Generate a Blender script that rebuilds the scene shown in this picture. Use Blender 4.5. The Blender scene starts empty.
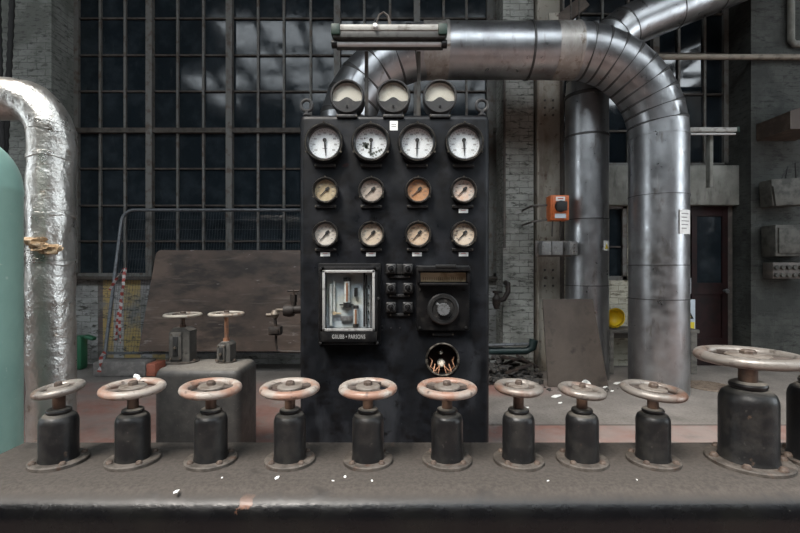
import bpy, bmesh, math, random
from mathutils import Vector, Matrix, noise as mnoise

random.seed(7)
sc = bpy.context.scene
COL = sc.collection
PI = math.pi
F = 444.0            # focal length in pixels of the 800x533 frame
H = 1.35             # camera height


def X(u, Y): return (u - 400.0) * Y / F
def Z(v, Y): return H - (v - 266.5) * Y / F
def S(px, Y): return px * Y / F


T = Matrix.Translation
def RX(a): return Matrix.Rotation(a, 4, 'X')
def RY(a): return Matrix.Rotation(a, 4, 'Y')
def RZ(a): return Matrix.Rotation(a, 4, 'Z')
def rad(d): return math.radians(d)


# ------------------------------------------------------------------ materials
def _nodes(name):
    m = bpy.data.materials.new(name)
    m.use_nodes = True
    nt = m.node_tree
    return m, nt, nt.nodes, nt.links, nt.nodes['Principled BSDF']


def _noise(N, L, vec, scale, detail=6, rough=.6):
    n = N.new('ShaderNodeTexNoise')
    n.inputs['Scale'].default_value = scale
    n.inputs['Detail'].default_value = detail
    n.inputs['Roughness'].default_value = rough
    L.new(vec, n.inputs['Vector'])
    return n.outputs['Fac']


def _ramp(N, L, fac, lo, hi):
    r = N.new('ShaderNodeMapRange')
    r.inputs['From Min'].default_value = lo
    r.inputs['From Max'].default_value = hi
    L.new(fac, r.inputs['Value'])
    return r.outputs['Result']


def _mix(N, L, fac, a, b, mode='MIX'):
    m = N.new('ShaderNodeMix')
    m.data_type = 'RGBA'
    m.blend_type = mode
    for s, v in ((m.inputs[0], fac), (m.inputs[6], a), (m.inputs[7], b)):
        if isinstance(v, (int, float)):
            s.default_value = v
        elif isinstance(v, tuple):
            s.default_value = (*v, 1) if len(v) == 3 else v
        else:
            L.new(v, s)
    return m.outputs[2]


def _pos(N, L, stretch=None):
    g = N.new('ShaderNodeNewGeometry')
    p = g.outputs['Position']
    if stretch:
        mp = N.new('ShaderNodeMapping')
        mp.inputs['Scale'].default_value = stretch
        L.new(p, mp.inputs['Vector'])
        p = mp.outputs['Vector']
    return p, g


def mat(name, base, rough=.5, metal=0., layers=(), bump=0., bscale=40., rvar=0., dust=None, spec=None, coat=0.):
    """layers: (colour, noise scale, lo, hi[, stretch]) mixed over the base one after another;
    dust: (colour, strength) settled on faces that point up."""
    m, nt, N, L, b = _nodes(name)
    pos, geo = _pos(N, L)
    col = base
    for ly in layers:
        c, scl, lo, hi = ly[:4]
        v = pos if len(ly) < 5 else _pos(N, L, ly[4])[0]
        col = _mix(N, L, _ramp(N, L, _noise(N, L, v, scl), lo, hi), col, c)
    rs = None
    if dust:
        sx = N.new('ShaderNodeSeparateXYZ')
        L.new(geo.outputs['Normal'], sx.inputs[0])
        up = _ramp(N, L, sx.outputs['Z'], .62, 1.0)
        mu = N.new('ShaderNodeMath'); mu.operation = 'MULTIPLY'
        L.new(up, mu.inputs[0])
        L.new(_ramp(N, L, _noise(N, L, pos, 14.), .1, .48), mu.inputs[1])
        mu2 = N.new('ShaderNodeMath'); mu2.operation = 'MULTIPLY'
        L.new(mu.outputs[0], mu2.inputs[0]); mu2.inputs[1].default_value = dust[1]
        col = _mix(N, L, mu2.outputs[0], col, dust[0])
        rs = mu2.outputs[0]
        grit = _ramp(N, L, _noise(N, L, pos, 70., 5, .75), .40, .62)
        gm = N.new('ShaderNodeMath'); gm.operation = 'MULTIPLY'; L.new(grit, gm.inputs[0]); L.new(up, gm.inputs[1])
        gm2 = N.new('ShaderNodeMath'); gm2.operation = 'MULTIPLY'; L.new(gm.outputs[0], gm2.inputs[0]); gm2.inputs[1].default_value = .65
        col = _mix(N, L, gm2.outputs[0], col, tuple(.45 * c for c in dust[0]))
    if isinstance(col, tuple):
        b.inputs['Base Color'].default_value = (*col, 1)
    else:
        L.new(col, b.inputs['Base Color'])
    b.inputs['Roughness'].default_value = rough
    b.inputs['Metallic'].default_value = metal
    if spec is not None:
        b.inputs['Specular IOR Level'].default_value = spec
    if coat:
        b.inputs['Coat Weight'].default_value = coat
        b.inputs['Coat Roughness'].default_value = .25
    if rvar or rs:
        r = N.new('ShaderNodeMapRange')
        r.inputs['From Min'].default_value = .3; r.inputs['From Max'].default_value = .7
        r.inputs['To Min'].default_value = max(.02, rough - rvar); r.inputs['To Max'].default_value = min(1, rough + rvar)
        L.new(_noise(N, L, pos, 9.), r.inputs['Value'])
        out = r.outputs['Result']
        if rs:
            mx = N.new('ShaderNodeMix')
            L.new(rs, mx.inputs[0]); L.new(out, mx.inputs[2]); mx.inputs[3].default_value = .9
            out = mx.outputs[0]
        L.new(out, b.inputs['Roughness'])
    if bump:
        bp = N.new('ShaderNodeBump')
        bp.inputs['Strength'].default_value = bump
        bp.inputs['Distance'].default_value = .01
        L.new(_noise(N, L, pos, bscale, 5), bp.inputs['Height'])
        L.new(bp.outputs['Normal'], b.inputs['Normal'])
    return m


def brick_mat(name, face, dark, joint, dirt, zones=None, bump=.5, scuff=(.45, .62)):
    m, nt, N, L, b = _nodes(name)
    pos, geo = _pos(N, L)
    s = N.new('ShaderNodeSeparateXYZ'); L.new(pos, s.inputs[0])
    ad = N.new('ShaderNodeMath'); ad.operation = 'ADD'
    L.new(s.outputs['X'], ad.inputs[0]); L.new(s.outputs['Y'], ad.inputs[1])
    cb = N.new('ShaderNodeCombineXYZ')
    L.new(ad.outputs[0], cb.inputs['X']); L.new(s.outputs['Z'], cb.inputs['Y'])
    # wobble the courses a little: old painted brick
    wn = N.new('ShaderNodeTexNoise'); wn.inputs['Scale'].default_value = 5.; L.new(pos, wn.inputs['Vector'])
    wv = N.new('ShaderNodeVectorMath'); wv.operation = 'MULTIPLY_ADD'
    L.new(wn.outputs['Color'], wv.inputs[0]); wv.inputs[1].default_value = (.035, .022, 0); L.new(cb.outputs[0], wv.inputs[2])
    br = N.new('ShaderNodeTexBrick')
    br.inputs['Scale'].default_value = 1.
    br.inputs['Brick Width'].default_value = .235
    br.inputs['Row Height'].default_value = .085
    br.inputs['Mortar Size'].default_value = .005
    br.inputs['Mortar Smooth'].default_value = .8
    br.inputs['Color1'].default_value = (*face, 1)
    br.inputs['Color2'].default_value = (*[.88 * c for c in face], 1)
    br.inputs['Mortar'].default_value = (*joint, 1)
    L.new(wv.outputs[0], br.inputs['Vector'])
    col = br.outputs['Color']
    if zones:
        r = N.new('ShaderNodeValToRGB'); r.color_ramp.interpolation = 'CONSTANT'
        x0, x1, stops = zones
        mr = _ramp(N, L, s.outputs['X'], x0, x1)
        e = r.color_ramp.elements
        while len(e) > 1: e.remove(e[-1])
        e[0].position = 0; e[0].color = (*stops[0][1], 1)
        for p_, c_ in stops[1:]:
            q = e.new((p_ - x0) / (x1 - x0)); q.color = (*c_, 1)
        L.new(mr, r.inputs[0])
        col = _mix(N, L, .75, col, r.outputs['Color'])
        col = _mix(N, L, _ramp(N, L, br.outputs['Fac'], .2, 1.0), col, joint)
    col = _mix(N, L, _ramp(N, L, _noise(N, L, pos, 2.2), *scuff), col, dark)
    col = _mix(N, L, _ramp(N, L, _noise(N, L, _pos(N, L, (9, 9, 30))[0], 1., 8, .7), .52, .63), col, dirt)
    L.new(col, b.inputs['Base Color'])
    b.inputs['Roughness'].default_value = .85
    hh = N.new('ShaderNodeMath'); hh.operation = 'MULTIPLY_ADD'
    L.new(br.outputs['Fac'], hh.inputs[0]); hh.inputs[1].default_value = -1.
    L.new(_noise(N, L, pos, 30.), hh.inputs[2])
    bp = N.new('ShaderNodeBump'); bp.inputs['Strength'].default_value = bump; bp.inputs['Distance'].default_value = .015
    L.new(hh.outputs[0], bp.inputs['Height']); L.new(bp.outputs['Normal'], b.inputs['Normal'])
    return m


def glass_mat(name, tint=(1, 1, 1), rough=.02):
    m = bpy.data.materials.new(name); m.use_nodes = True
    nt = m.node_tree; N = nt.nodes; L = nt.links
    N.remove(N['Principled BSDF'])
    out = N['Material Output']
    t = N.new('ShaderNodeBsdfTransparent'); t.inputs[0].default_value = (*tint, 1)
    g = N.new('ShaderNodeBsdfGlossy'); g.inputs['Roughness'].default_value = rough
    lw = N.new('ShaderNodeLayerWeight'); lw.inputs['Blend'].default_value = .5
    pw = N.new('ShaderNodeMath'); pw.operation = 'POWER'; L.new(lw.outputs['Facing'], pw.inputs[0]); pw.inputs[1].default_value = 4.
    f = N.new('ShaderNodeMath'); f.operation = 'MULTIPLY_ADD'; L.new(pw.outputs[0], f.inputs[0]); f.inputs[1].default_value = .8; f.inputs[2].default_value = .03
    mx = N.new('ShaderNodeMixShader')
    L.new(f.outputs[0], mx.inputs[0]); L.new(t.outputs[0], mx.inputs[1]); L.new(g.outputs[0], mx.inputs[2])
    L.new(mx.outputs[0], out.inputs['Surface'])
    return m


def floor_mat():
    m, nt, N, L, b = _nodes('dusty concrete floor with worn red paint')
    pos, geo = _pos(N, L)
    s = N.new('ShaderNodeSeparateXYZ'); L.new(pos, s.inputs[0])
    conc = _mix(N, L, _ramp(N, L, _noise(N, L, pos, 3.), .3, .7), (.115, .104, .094), (.205, .186, .17))
    conc = _mix(N, L, _ramp(N, L, _noise(N, L, pos, 45., 8, .7), .5, .72), conc, (.065, .058, .053))
    red = _mix(N, L, _ramp(N, L, _noise(N, L, pos, 5.), .3, .7), (.14, .066, .052), (.22, .125, .105))
    red = _mix(N, L, _ramp(N, L, _noise(N, L, pos, 1.3), .42, .62), red, (.20, .16, .145))
    def step(sock, a, bb):
        return _ramp(N, L, sock, a, bb)
    def mul(a, c):
        q = N.new('ShaderNodeMath'); q.operation = 'MULTIPLY'
        L.new(a, q.inputs[0]); L.new(c, q.inputs[1]); return q.outputs[0]
    def mx(a, c):
        q = N.new('ShaderNodeMath'); q.operation = 'MAXIMUM'
        L.new(a, q.inputs[0]); L.new(c, q.inputs[1]); return q.outputs[0]
    near = step(s.outputs['Y'], 3.79, 3.77)                    # painted strip in front of the slab joint
    far = mul(mul(step(s.outputs['Y'], 4.55, 4.75), step(s.outputs['Y'], 5.25, 5.1)), step(s.outputs['X'], 2.0, 1.2))
    left = mul(step(s.outputs['X'], -.3, -.6), step(s.outputs['Y'], 4.9, 4.3))
    fac = mx(mx(near, far), left)
    fac = mul(fac, _ramp(N, L, _noise(N, L, pos, 7., 8), .25, .5))
    col = _mix(N, L, fac, conc, red)
    # slab joint
    jn = mul(mul(step(s.outputs['Y'], 3.765, 3.775), step(s.outputs['Y'], 3.80, 3.79)), step(s.outputs['X'], -.6, -.5))
    col = _mix(N, L, jn, col, (.05, .04, .035))
    L.new(col, b.inputs['Base Color'])
    b.inputs['Roughness'].default_value = .75
    bp = N.new('ShaderNodeBump'); bp.inputs['Strength'].default_value = .25; bp.inputs['Distance'].default_value = .01
    L.new(_noise(N, L, pos, 25.), bp.inputs['Height']); L.new(bp.outputs['Normal'], b.inputs['Normal'])
    return m


M = {}
M['floor'] = floor_mat()
M['brick'] = brick_mat('white-washed brick', (.235, .245, .225), (.13, .137, .122), (.075, .078, .07), (.07, .074, .066), bump=.45)
M['brick_centre'] = brick_mat('flaking white-washed brick', (.34, .34, .31), (.19, .19, .17), (.085, .085, .075), (.075, .075, .066), bump=.6)
M['brick_dark'] = brick_mat('grimy shaded brick', (.055, .058, .052), (.025, .027, .024), (.034, .035, .031), (.018, .019, .017), bump=.3)  # colour lowered to stand for the shade on the right pier
M['brick_low'] = brick_mat('whitewashed brick under the window with old yellow paint', (.36, .36, .34), (.20, .20, .19), (.12, .12, .11), (.07, .07, .06),
    zones=(-4.6, -2.6, [(-4.6, (.36, .36, .35)), (X(95, 6.1), (.07, .025, .02)), (X(100, 6.1), (.42, .27, .05)), (X(111, 6.1), (.36, .35, .35)),
                        (X(121, 6.1), (.42, .28, .05)), (X(138, 6.1), (.36, .35, .37)), (X(150, 6.1), (.38, .26, .06)), (X(163, 6.1), (.3, .3, .29))]))
M['brick_cream'] = brick_mat('cream painted brick', (.55, .52, .42), (.40, .38, .30), (.22, .20, .15), (.17, .15, .11))
M['lintel'] = mat('dirty concrete lintel', (.24, .24, .215), .85, layers=[((.14, .14, .122), 3., .4, .65), ((.07, .07, .06), 12., .52, .75, (1, 1, .3))], bump=.3, bscale=20)
M['hall'] = mat('darkened hall wall', (.07, .068, .064), .9, layers=[((.04, .04, .037), 1., .4, .6)])  # unseen walls, colour kept dark to cut haze and bounced light
M['roof'] = mat('sooty roof boards', (.05, .05, .05), .9)
M['winframe'] = mat('grey painted window steel', (.125, .122, .112), .6, layers=[((.075, .055, .04), 10., .5, .65)])
M['winrail'] = mat('rusted transom steel', (.06, .05, .041), .7, layers=[((.032, .025, .02), 12., .45, .6)])
M['pane'] = mat('dirty dark window glass', (.011, .016, .020), .09, layers=[((.026, .034, .041), 4., .45, .75), ((.035, .041, .045), 20., .62, .8, (1, 1, .25))], rvar=.05, spec=.34)
M['pane_bright'] = mat('cleaner dark window glass', (.006, .009, .012), .05, layers=[((.016, .023, .028), 4., .45, .75)], rvar=.03, spec=.9)
M['door'] = mat('dark red door paint', (.018, .006, .006), .6, layers=[((.008, .004, .004), 6., .45, .65)], spec=.25)
M['black'] = mat('black panel paint', (.0062, .007, .0085), .42, layers=[((.013, .014, .017), 6., .45, .65), ((.05, .05, .052), 38., .68, .76), ((.004, .004, .0045), 10., .50, .62), ((.026, .028, .032), 4., .56, .72, (1, 1, .35)), ((.003, .003, .0035), 18., .58, .68)], rvar=.16, bump=.06, bscale=60, spec=.2)
M['blackmetal'] = mat('black enamel', (.006, .006, .0065), .35, layers=[((.018, .017, .016), 20., .5, .7)], spec=.3)
M['bezel'] = mat('black gauge bezel', (.007, .007, .0075), .28, layers=[((.022, .02, .018), 35., .55, .7)], spec=.4)
M['brassedge'] = mat('worn metal edge', (.20, .18, .15), .35, .8, layers=[((.04, .035, .03), 40., .42, .6)])
M['plate'] = mat('tarnished nameplate', (.022, .022, .023), .45, .3, layers=[((.07, .066, .062), 120., .54, .68)])
M['dial'] = mat('white gauge dial', (.74, .78, .80), .5, layers=[((.6, .62, .62), 30., .5, .8)])
M['peeldial'] = mat('peeling gauge dial', (.72, .76, .77), .5, layers=[((.085, .10, .085), 22., .56, .585)])
M['peeldial2'] = mat('scuffed gauge dial', (.72, .75, .76), .5, layers=[((.40, .40, .38), 40., .60, .66)])
for nm, c, c2 in (('d_tan', (.42, .33, .20), (.52, .44, .30)), ('d_grey', (.44, .37, .31), (.52, .46, .40)), ('d_orange', (.42, .20, .09), (.54, .32, .18)),
                  ('d_pink', (.62, .57, .52), (.62, .40, .27)), ('d_white', (.62, .58, .52), (.55, .50, .44)), ('d_cream', (.57, .47, .36), (.62, .54, .44)),
                  ('d_peach', (.54, .38, .25), (.60, .48, .36)), ('d_pale', (.66, .57, .47), (.60, .49, .37))):
    M[nm] = mat(nm + ' stained dial', c, .5, layers=[(c2, 22., .4, .65)])
M['flaked'] = mat('bare flaked dial metal', (.075, .09, .075), .6, layers=[((.12, .13, .11), 60., .45, .6)])
M['ink'] = mat('black ink', (.012, .012, .012), .6)
M['inkgrey'] = mat('faded ink', (.17, .17, .17), .6)
M['white'] = mat('white paper', (.78, .78, .76), .7)
M['redink'] = mat('red print', (.5, .05, .03), .6)
M['glass'] = glass_mat('clear glass')
M['tank_top'] = mat('dusty black tank', (.003, .003, .0035), .27, layers=[((.006, .006, .0055), 7., .45, .7), ((.12, .055, .033), 8., .69, .72), ((.30, .28, .25), 34., .74, .76)], rvar=.08, bump=.14, bscale=60, dust=((.072, .062, .054), 1.3), spec=.3)
M['tank_grey'] = mat('dusty grey-black tank', (.028, .027, .026), .55, layers=[((.05, .047, .043), 12., .4, .65), ((.09, .082, .072), 40., .6, .72)], rvar=.1, bump=.15, bscale=40, dust=((.17, .155, .135), 1.2))
M['valve'] = mat('black valve paint', (.0085, .0085, .009), .40, layers=[((.020, .019, .0175), 18., .45, .65), ((.06, .04, .028), 30., .68, .75), ((.045, .042, .038), 70., .64, .72)], rvar=.1, bump=.15, bscale=45, dust=((.13, .118, .102), 1.1), spec=.35)
M['flange'] = mat('rusty dusty flange', (.040, .033, .027), .7, layers=[((.085, .072, .061), 25., .42, .6), ((.06, .033, .022), 30., .58, .7)], bump=.3, bscale=80)
M['bolt'] = mat('rusty bolt', (.055, .036, .027), .65, layers=[((.105, .078, .06), 60., .42, .65)], bump=.2, bscale=90)
M['stem'] = mat('brown rusted stem', (.055, .034, .024), .5, .3, layers=[((.10, .06, .04), 25., .45, .65)])
M['stem_orange'] = mat('orange rusted stem', (.30, .14, .075), .6, layers=[((.22, .12, .08), 25., .45, .65)])
M['wheel'] = mat('worn handwheel paint over rust', (.275, .24, .21), .42, layers=[((.25, .145, .105), 7., .46, .58), ((.40, .37, .33), 12., .58, .70), ((.07, .052, .042), 45., .58, .70)], rvar=.12, bump=.2, bscale=70)
M['wheel_steel'] = mat('worn bare handwheel', (.20, .18, .16), .40, .3, layers=[((.17, .10, .072), 7., .52, .62), ((.31, .285, .26), 14., .60, .72), ((.055, .045, .037), 40., .56, .7)], rvar=.12, bump=.15, bscale=70)
M['wheel_cream'] = mat('cream handwheel paint', (.34, .31, .265), .5, layers=[((.18, .12, .085), 18., .54, .66)], bump=.1, bscale=70)
M['wheelweb'] = mat('dusty wheel spokes', (.055, .043, .036), .7, layers=[((.12, .095, .08), 22., .45, .65)])
M['hub'] = mat('dusty hub plate', (.15, .13, .112), .6, layers=[((.085, .065, .05), 28., .45, .65), ((.20, .18, .158), 60., .6, .7)], bump=.1, bscale=60)
M['greyvalve'] = mat('dusty grey valve casting', (.055, .052, .047), .6, layers=[((.095, .088, .078), 14., .45, .65), ((.03, .028, .025), 30., .58, .7)], bump=.2, bscale=60, dust=((.19, .17, .15), .9))
M['duct'] = mat('galvanised duct sheet', (.43, .435, .445), .36, .95, layers=[((.31, .31, .315), 2.5, .4, .65), ((.50, .505, .515), 26., .6, .72, (1, 1, .15)), ((.20, .175, .155), 9., .60, .75, (1, 1, .4)), ((.16, .14, .12), 1.6, .56, .75)], rvar=.1, bump=.06, bscale=6)
M['ductdirty'] = mat('rust-streaked duct joint', (.36, .33, .30), .5, .75, layers=[((.46, .43, .40), 12., .45, .6, (1, 1, .2)), ((.16, .11, .08), 10., .56, .7)], rvar=.1, bump=.15, bscale=30)
M['seam'] = mat('dark duct seam', (.085, .082, .08), .5, .7)
M['foil'] = mat('crumpled foil wrap', (.60, .585, .555), .34, .9, layers=[((.42, .40, .365), 5., .45, .7), ((.28, .23, .18), 14., .60, .74)], rvar=.1, bump=.85, bscale=22)
M['wool'] = mat('torn brown insulation', (.34, .22, .12), .95, layers=[((.50, .38, .26), 25., .45, .6)], bump=.8, bscale=60)
M['teal'] = mat('pale green tank paint', (.29, .48, .415), .42, layers=[((.23, .40, .35), 3., .4, .65), ((.46, .60, .53), 35., .66, .72), ((.12, .12, .09), 16., .70, .73)], rvar=.08)
M['ibeam'] = mat('flaking grey-cream column paint', (.33, .30, .25), .7, layers=[((.20, .165, .13), 6., .45, .6, (1, 1, .4)), ((.10, .06, .04), 12., .58, .7)], bump=.2)
M['ibeamedge'] = mat('dark steel', (.075, .065, .058), .6, layers=[((.12, .10, .085), 10., .5, .65)])
M['brownbeam'] = mat('brown roof steel', (.055, .038, .029), .65, layers=[((.09, .066, .05), 8., .5, .65)])
M['orange'] = mat('orange switch box', (.58, .14, .035), .45, layers=[((.38, .10, .03), 25., .5, .7)])
M['greybox'] = mat('grey box paint', (.14, .14, .138), .6, layers=[((.22, .21, .195), 20., .5, .65), ((.07, .06, .053), 22., .56, .68)])
M['boxdark'] = mat('grimy shaded cream box', (.085, .082, .07), .7, layers=[((.035, .034, .029), 9., .42, .6)])  # grime, plus a base colour darkened to match the shaded pier
M['ply'] = mat('dark scuffed plywood', (.068, .045, .033), .5, layers=[((.115, .076, .055), 1.8, .42, .62, (.8, 1, 1.6)), ((.028, .019, .014), 2.2, .48, .62, (.7, 1, 2.)), ((.15, .115, .092), 5., .58, .70, (.35, 1, 3)), ((.30, .27, .25), 10., .66, .72, (.4, 1, 2))], rvar=.12, bump=.1, bscale=12)
M['board'] = mat('brown leaning board', (.048, .037, .030), .55, layers=[((.078, .062, .050), 3., .4, .65), ((.03, .023, .019), 6., .55, .68), ((.22, .20, .18), 34., .71, .76)])
M['tube'] = mat('galvanised fence tube', (.15, .16, .17), .5, .6, layers=[((.09, .093, .098), 20., .5, .65)])
M['wire'] = mat('fence wire', (.05, .055, .06), .5, .6)
M['foot'] = mat('dusty rubber foot', (.14, .13, .122), .85, layers=[((.22, .20, .185), 12., .45, .65)], bump=.2)
M['footred'] = mat('orange-red reflector end', (.38, .12, .075), .6, layers=[((.25, .09, .06), 20., .5, .65)])
M['tapered'] = mat('red tape', (.30, .05, .04), .6)
M['tapewhite'] = mat('white tape', (.42, .40, .39), .6)
M['greenplastic'] = mat('green plastic', (.02, .10, .05), .5)
M['yellow'] = mat('yellow plastic', (.78, .56, .03), .4, layers=[((.55, .36, .03), 12., .55, .7)])
M['wood'] = mat('grey weathered wood', (.13, .12, .105), .8, layers=[((.07, .065, .058), 5., .45, .6, (1, 1, 4))], bump=.15)
M['lampwhite'] = mat('dirty lamp enamel', (.34, .335, .31), .5, layers=[((.16, .145, .125), 18., .50, .66)])
M['lampdark'] = mat('dark lamp channel', (.045, .044, .04), .6, layers=[((.02, .02, .018), 20., .5, .6)])
M['lampgreen'] = mat('green lamp end', (.004, .022, .013), .55)
M['tubeglass'] = mat('unlit fluorescent tube', (.52, .51, .50), .2)
M['meter'] = mat('grey meter case', (.030, .030, .031), .42, layers=[((.05, .048, .045), 15., .5, .65)], rvar=.08, spec=.4)
M['meterdial'] = mat('aged cream meter scale', (.52, .50, .43), .5, layers=[((.42, .39, .31), 12., .5, .7)])
M['caseback'] = mat('pale case backing', (.42, .48, .51), .6, layers=[((.40, .40, .33), 8., .45, .65)])
M['caseframe'] = mat('bright case frame', (.46, .46, .45), .35, .5, layers=[((.25, .24, .23), 30., .55, .65)])
M['glasstube'] = mat('glass instrument tube', (.55, .58, .56), .12, layers=[((.3, .3, .28), 20., .5, .65)], coat=.5)
M['copper'] = mat('copper filament', (.42, .22, .13), .35, .6)
M['brass'] = mat('aged brass scale', (.55, .44, .29), .4, .4, layers=[((.32, .23, .13), 14., .5, .65)])
M['knob'] = mat('silver grey knob', (.14, .145, .15), .4, .3, layers=[((.08, .08, .08), 60., .5, .6)])
M['switch'] = mat('grey bakelite', (.014, .014, .014), .38, layers=[((.05, .047, .044), 30., .58, .72)], spec=.4)
M['holedark'] = mat('dark red-brown cavity', (.030, .013, .010), .7)
M['porcelain'] = mat('porcelain terminal', (.55, .50, .42), .3)
M['ropedark'] = mat('black greasy rope', (.02, .02, .02), .8, bump=.5, bscale=30)
M['rubble'] = mat('black rubble', (.030, .028, .026), .85, layers=[((.10, .085, .07), 30., .55, .65)], bump=.4)
M['tealpipe'] = mat('dark teal pipe', (.014, .03, .03), .5)
M['signblue'] = mat('pale sign plate', (.52, .58, .63), .5)
M['signyellow'] = mat('yellow sign', (.75, .58, .04), .5)
M['greysign'] = mat('grey sign plate', (.30, .31, .32), .5)
M['cover'] = mat('rusty drain cover', (.17, .135, .105), .7, layers=[((.10, .075, .06), 20., .45, .6)])
M['rustvalve'] = mat('dark rusted fitting', (.016, .0125, .011), .6, layers=[((.04, .027, .02), 25., .5, .65)], spec=.3)
M['palefit'] = mat('pale brass fitting', (.13, .108, .085), .5, .4, layers=[((.06, .045, .035), 25., .5, .65)])
M['ironpipe'] = mat('painted horizontal pipe', (.22, .19, .15), .6, layers=[((.11, .09, .07), 8., .5, .65)])


# ------------------------------------------------------------------ mesh builder
class MB:
    def __init__(self): self.bm = bmesh.new(); self.mi = 0
    def _mark(self): self._f0 = set(self.bm.faces)
    def _done(self):
        for f in self.bm.faces:
            if f not in self._f0: f.material_index = self.mi
    def box(self, c, s, bevel=0., mtx=None, seg=2):
        self._mark()
        v = bmesh.ops.create_cube(self.bm, size=1.)['verts']
        bmesh.ops.scale(self.bm, vec=s, verts=v)
        if bevel:
            e = list({e for q in v for e in q.link_edges})
            r = bmesh.ops.bevel(self.bm, geom=e, offset=bevel, segments=seg, profile=.5, affect='EDGES')
            v = list({q for f in self.bm.faces if f not in self._f0 for q in f.verts})
        bmesh.ops.translate(self.bm, vec=c, verts=v)
        if mtx: bmesh.ops.transform(self.bm, matrix=mtx, verts=v)
        self._done(); return self
    def lathe(self, prof, seg=40, mtx=None, closed=False):
        self._mark()
        rings = []
        for r, z in prof:
            if r < 1e-6:
                rings.append([self.bm.verts.new((0, 0, z))])
            else:
                rings.append([self.bm.verts.new((r * math.cos(2 * PI * i / seg), r * math.sin(2 * PI * i / seg), z)) for i in range(seg)])
        pairs = list(zip(rings, rings[1:])) + ([(rings[-1], rings[0])] if closed else [])
        for a, b in pairs:
            for i in range(seg):
                j = (i + 1) % seg
                q = [a[i % len(a)], a[j % len(a)], b[j % len(b)], b[i % len(b)]]
                q = list(dict.fromkeys(q))
                if len(q) >= 3: self.bm.faces.new(q)
        vs = [v for r in rings for v in r]
        if mtx: bmesh.ops.transform(self.bm, matrix=mtx, verts=vs)
        self._done(); return self
    def cyl(self, r, z0, z1, seg=32, mtx=None, bev=0., r2=None):
        r2 = r if r2 is None else r2
        if bev:
            p = [(0, z0), (r - bev, z0), (r, z0 + bev), (r2, z1 - bev), (r2 - bev, z1), (0, z1)]
        else:
            p = [(0, z0), (r, z0), (r2, z1), (0, z1)]
        return self.lathe(p, seg, mtx)
    def torus(self, R, r, mtx=None, seg=48, ms=12, flat=1.):
        p = [(R + r * math.cos(2 * PI * k / ms), r * flat * math.sin(2 * PI * k / ms)) for k in range(ms)]
        return self.lathe(p, seg, mtx, closed=True)
    def tube(self, pts, rs, seg=14, cap=True, mtx=None):
        self._mark()
        pts = [Vector(p) for p in pts]
        if not isinstance(rs, (list, tuple)): rs = [rs] * len(pts)
        rings = []; up = None
        for i, p in enumerate(pts):
            d = (pts[min(i + 1, len(pts) - 1)] - pts[max(i - 1, 0)]).normalized()
            if up is None:
                up = Vector((0, 0, 1)) if abs(d.z) < .9 else Vector((0, 1, 0))
            s_ = d.cross(up).normalized(); up = s_.cross(d).normalized()
            rings.append([self.bm.verts.new(p + rs[i] * (math.cos(2 * PI * k / seg) * s_ + math.sin(2 * PI * k / seg) * up)) for k in range(seg)])
        for a, b in zip(rings, rings[1:]):
            for k in range(seg):
                self.bm.faces.new((a[k], a[(k + 1) % seg], b[(k + 1) % seg], b[k]))
        if cap:
            self.bm.faces.new(rings[0][::-1]); self.bm.faces.new(rings[-1])
        if mtx: bmesh.ops.transform(self.bm, matrix=mtx, verts=[v for r in rings for v in r])
        self._done(); return self
    def prism(self, poly, d0, d1, mtx=None):
        """poly in local x,z; extruded along y from d0 to d1"""
        self._mark()
        a = [self.bm.verts.new((x, d0, z)) for x, z in poly]
        b = [self.bm.verts.new((x, d1, z)) for x, z in poly]
        n = len(poly)
        self.bm.faces.new(a); self.bm.faces.new(b[::-1])
        for i in range(n):
            self.bm.faces.new((a[i], b[i], b[(i + 1) % n], a[(i + 1) % n]))
        if mtx: bmesh.ops.transform(self.bm, matrix=mtx, verts=a + b)
        self._done(); return self
    def build(self, name, m, parent=None, loc=None, smooth=35, label=None):
        bmesh.ops.recalc_face_normals(self.bm, faces=self.bm.faces[:])
        me = bpy.data.meshes.new(name)
        self.bm.to_mesh(me); self.bm.free()
        for mm in (m if isinstance(m, (list, tuple)) else [m]): me.materials.append(M[mm] if isinstance(mm, str) else mm)
        if smooth:
            me.shade_smooth()
            me.set_sharp_from_angle(angle=rad(smooth))
        o = bpy.data.objects.new(name, me)
        COL.objects.link(o)
        if parent is not None: o.parent = parent
        if loc is not None: o.location = loc
        if label: o['label'] = label
        return o


def tag(o, label, cat, group=None, kind=None):
    o['label'] = label; o['category'] = cat
    if group: o['group'] = group
    if kind: o['kind'] = kind
    return o


def thing(name, label, cat, loc=(0, 0, 0), group=None, rz=0.):
    o = bpy.data.objects.new(name, None); COL.objects.link(o)
    o.location = loc; o.rotation_euler = (0, 0, rz); o.empty_display_size = .1
    return tag(o, label, cat, group)


def struct(o, label=None):
    o['kind'] = 'structure'
    if label: o['label'] = label
    return o


def arc(cx, cz, r, a0, a1, n, y=0.):
    return [(cx + r * math.cos(a0 + (a1 - a0) * i / n), y, cz + r * math.sin(a0 + (a1 - a0) * i / n)) for i in range(n + 1)]


FACE = RX(PI / 2)         # turns a lathe about z into one that faces -y


# ------------------------------------------------------------------ setting
YW = 6.1
b = MB(); b.box((.5, -2, -.1), (24, 20, .2))
struct(b.build('floor', 'floor', smooth=0), 'dusty grey concrete floor with worn brick-red painted bands')

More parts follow.
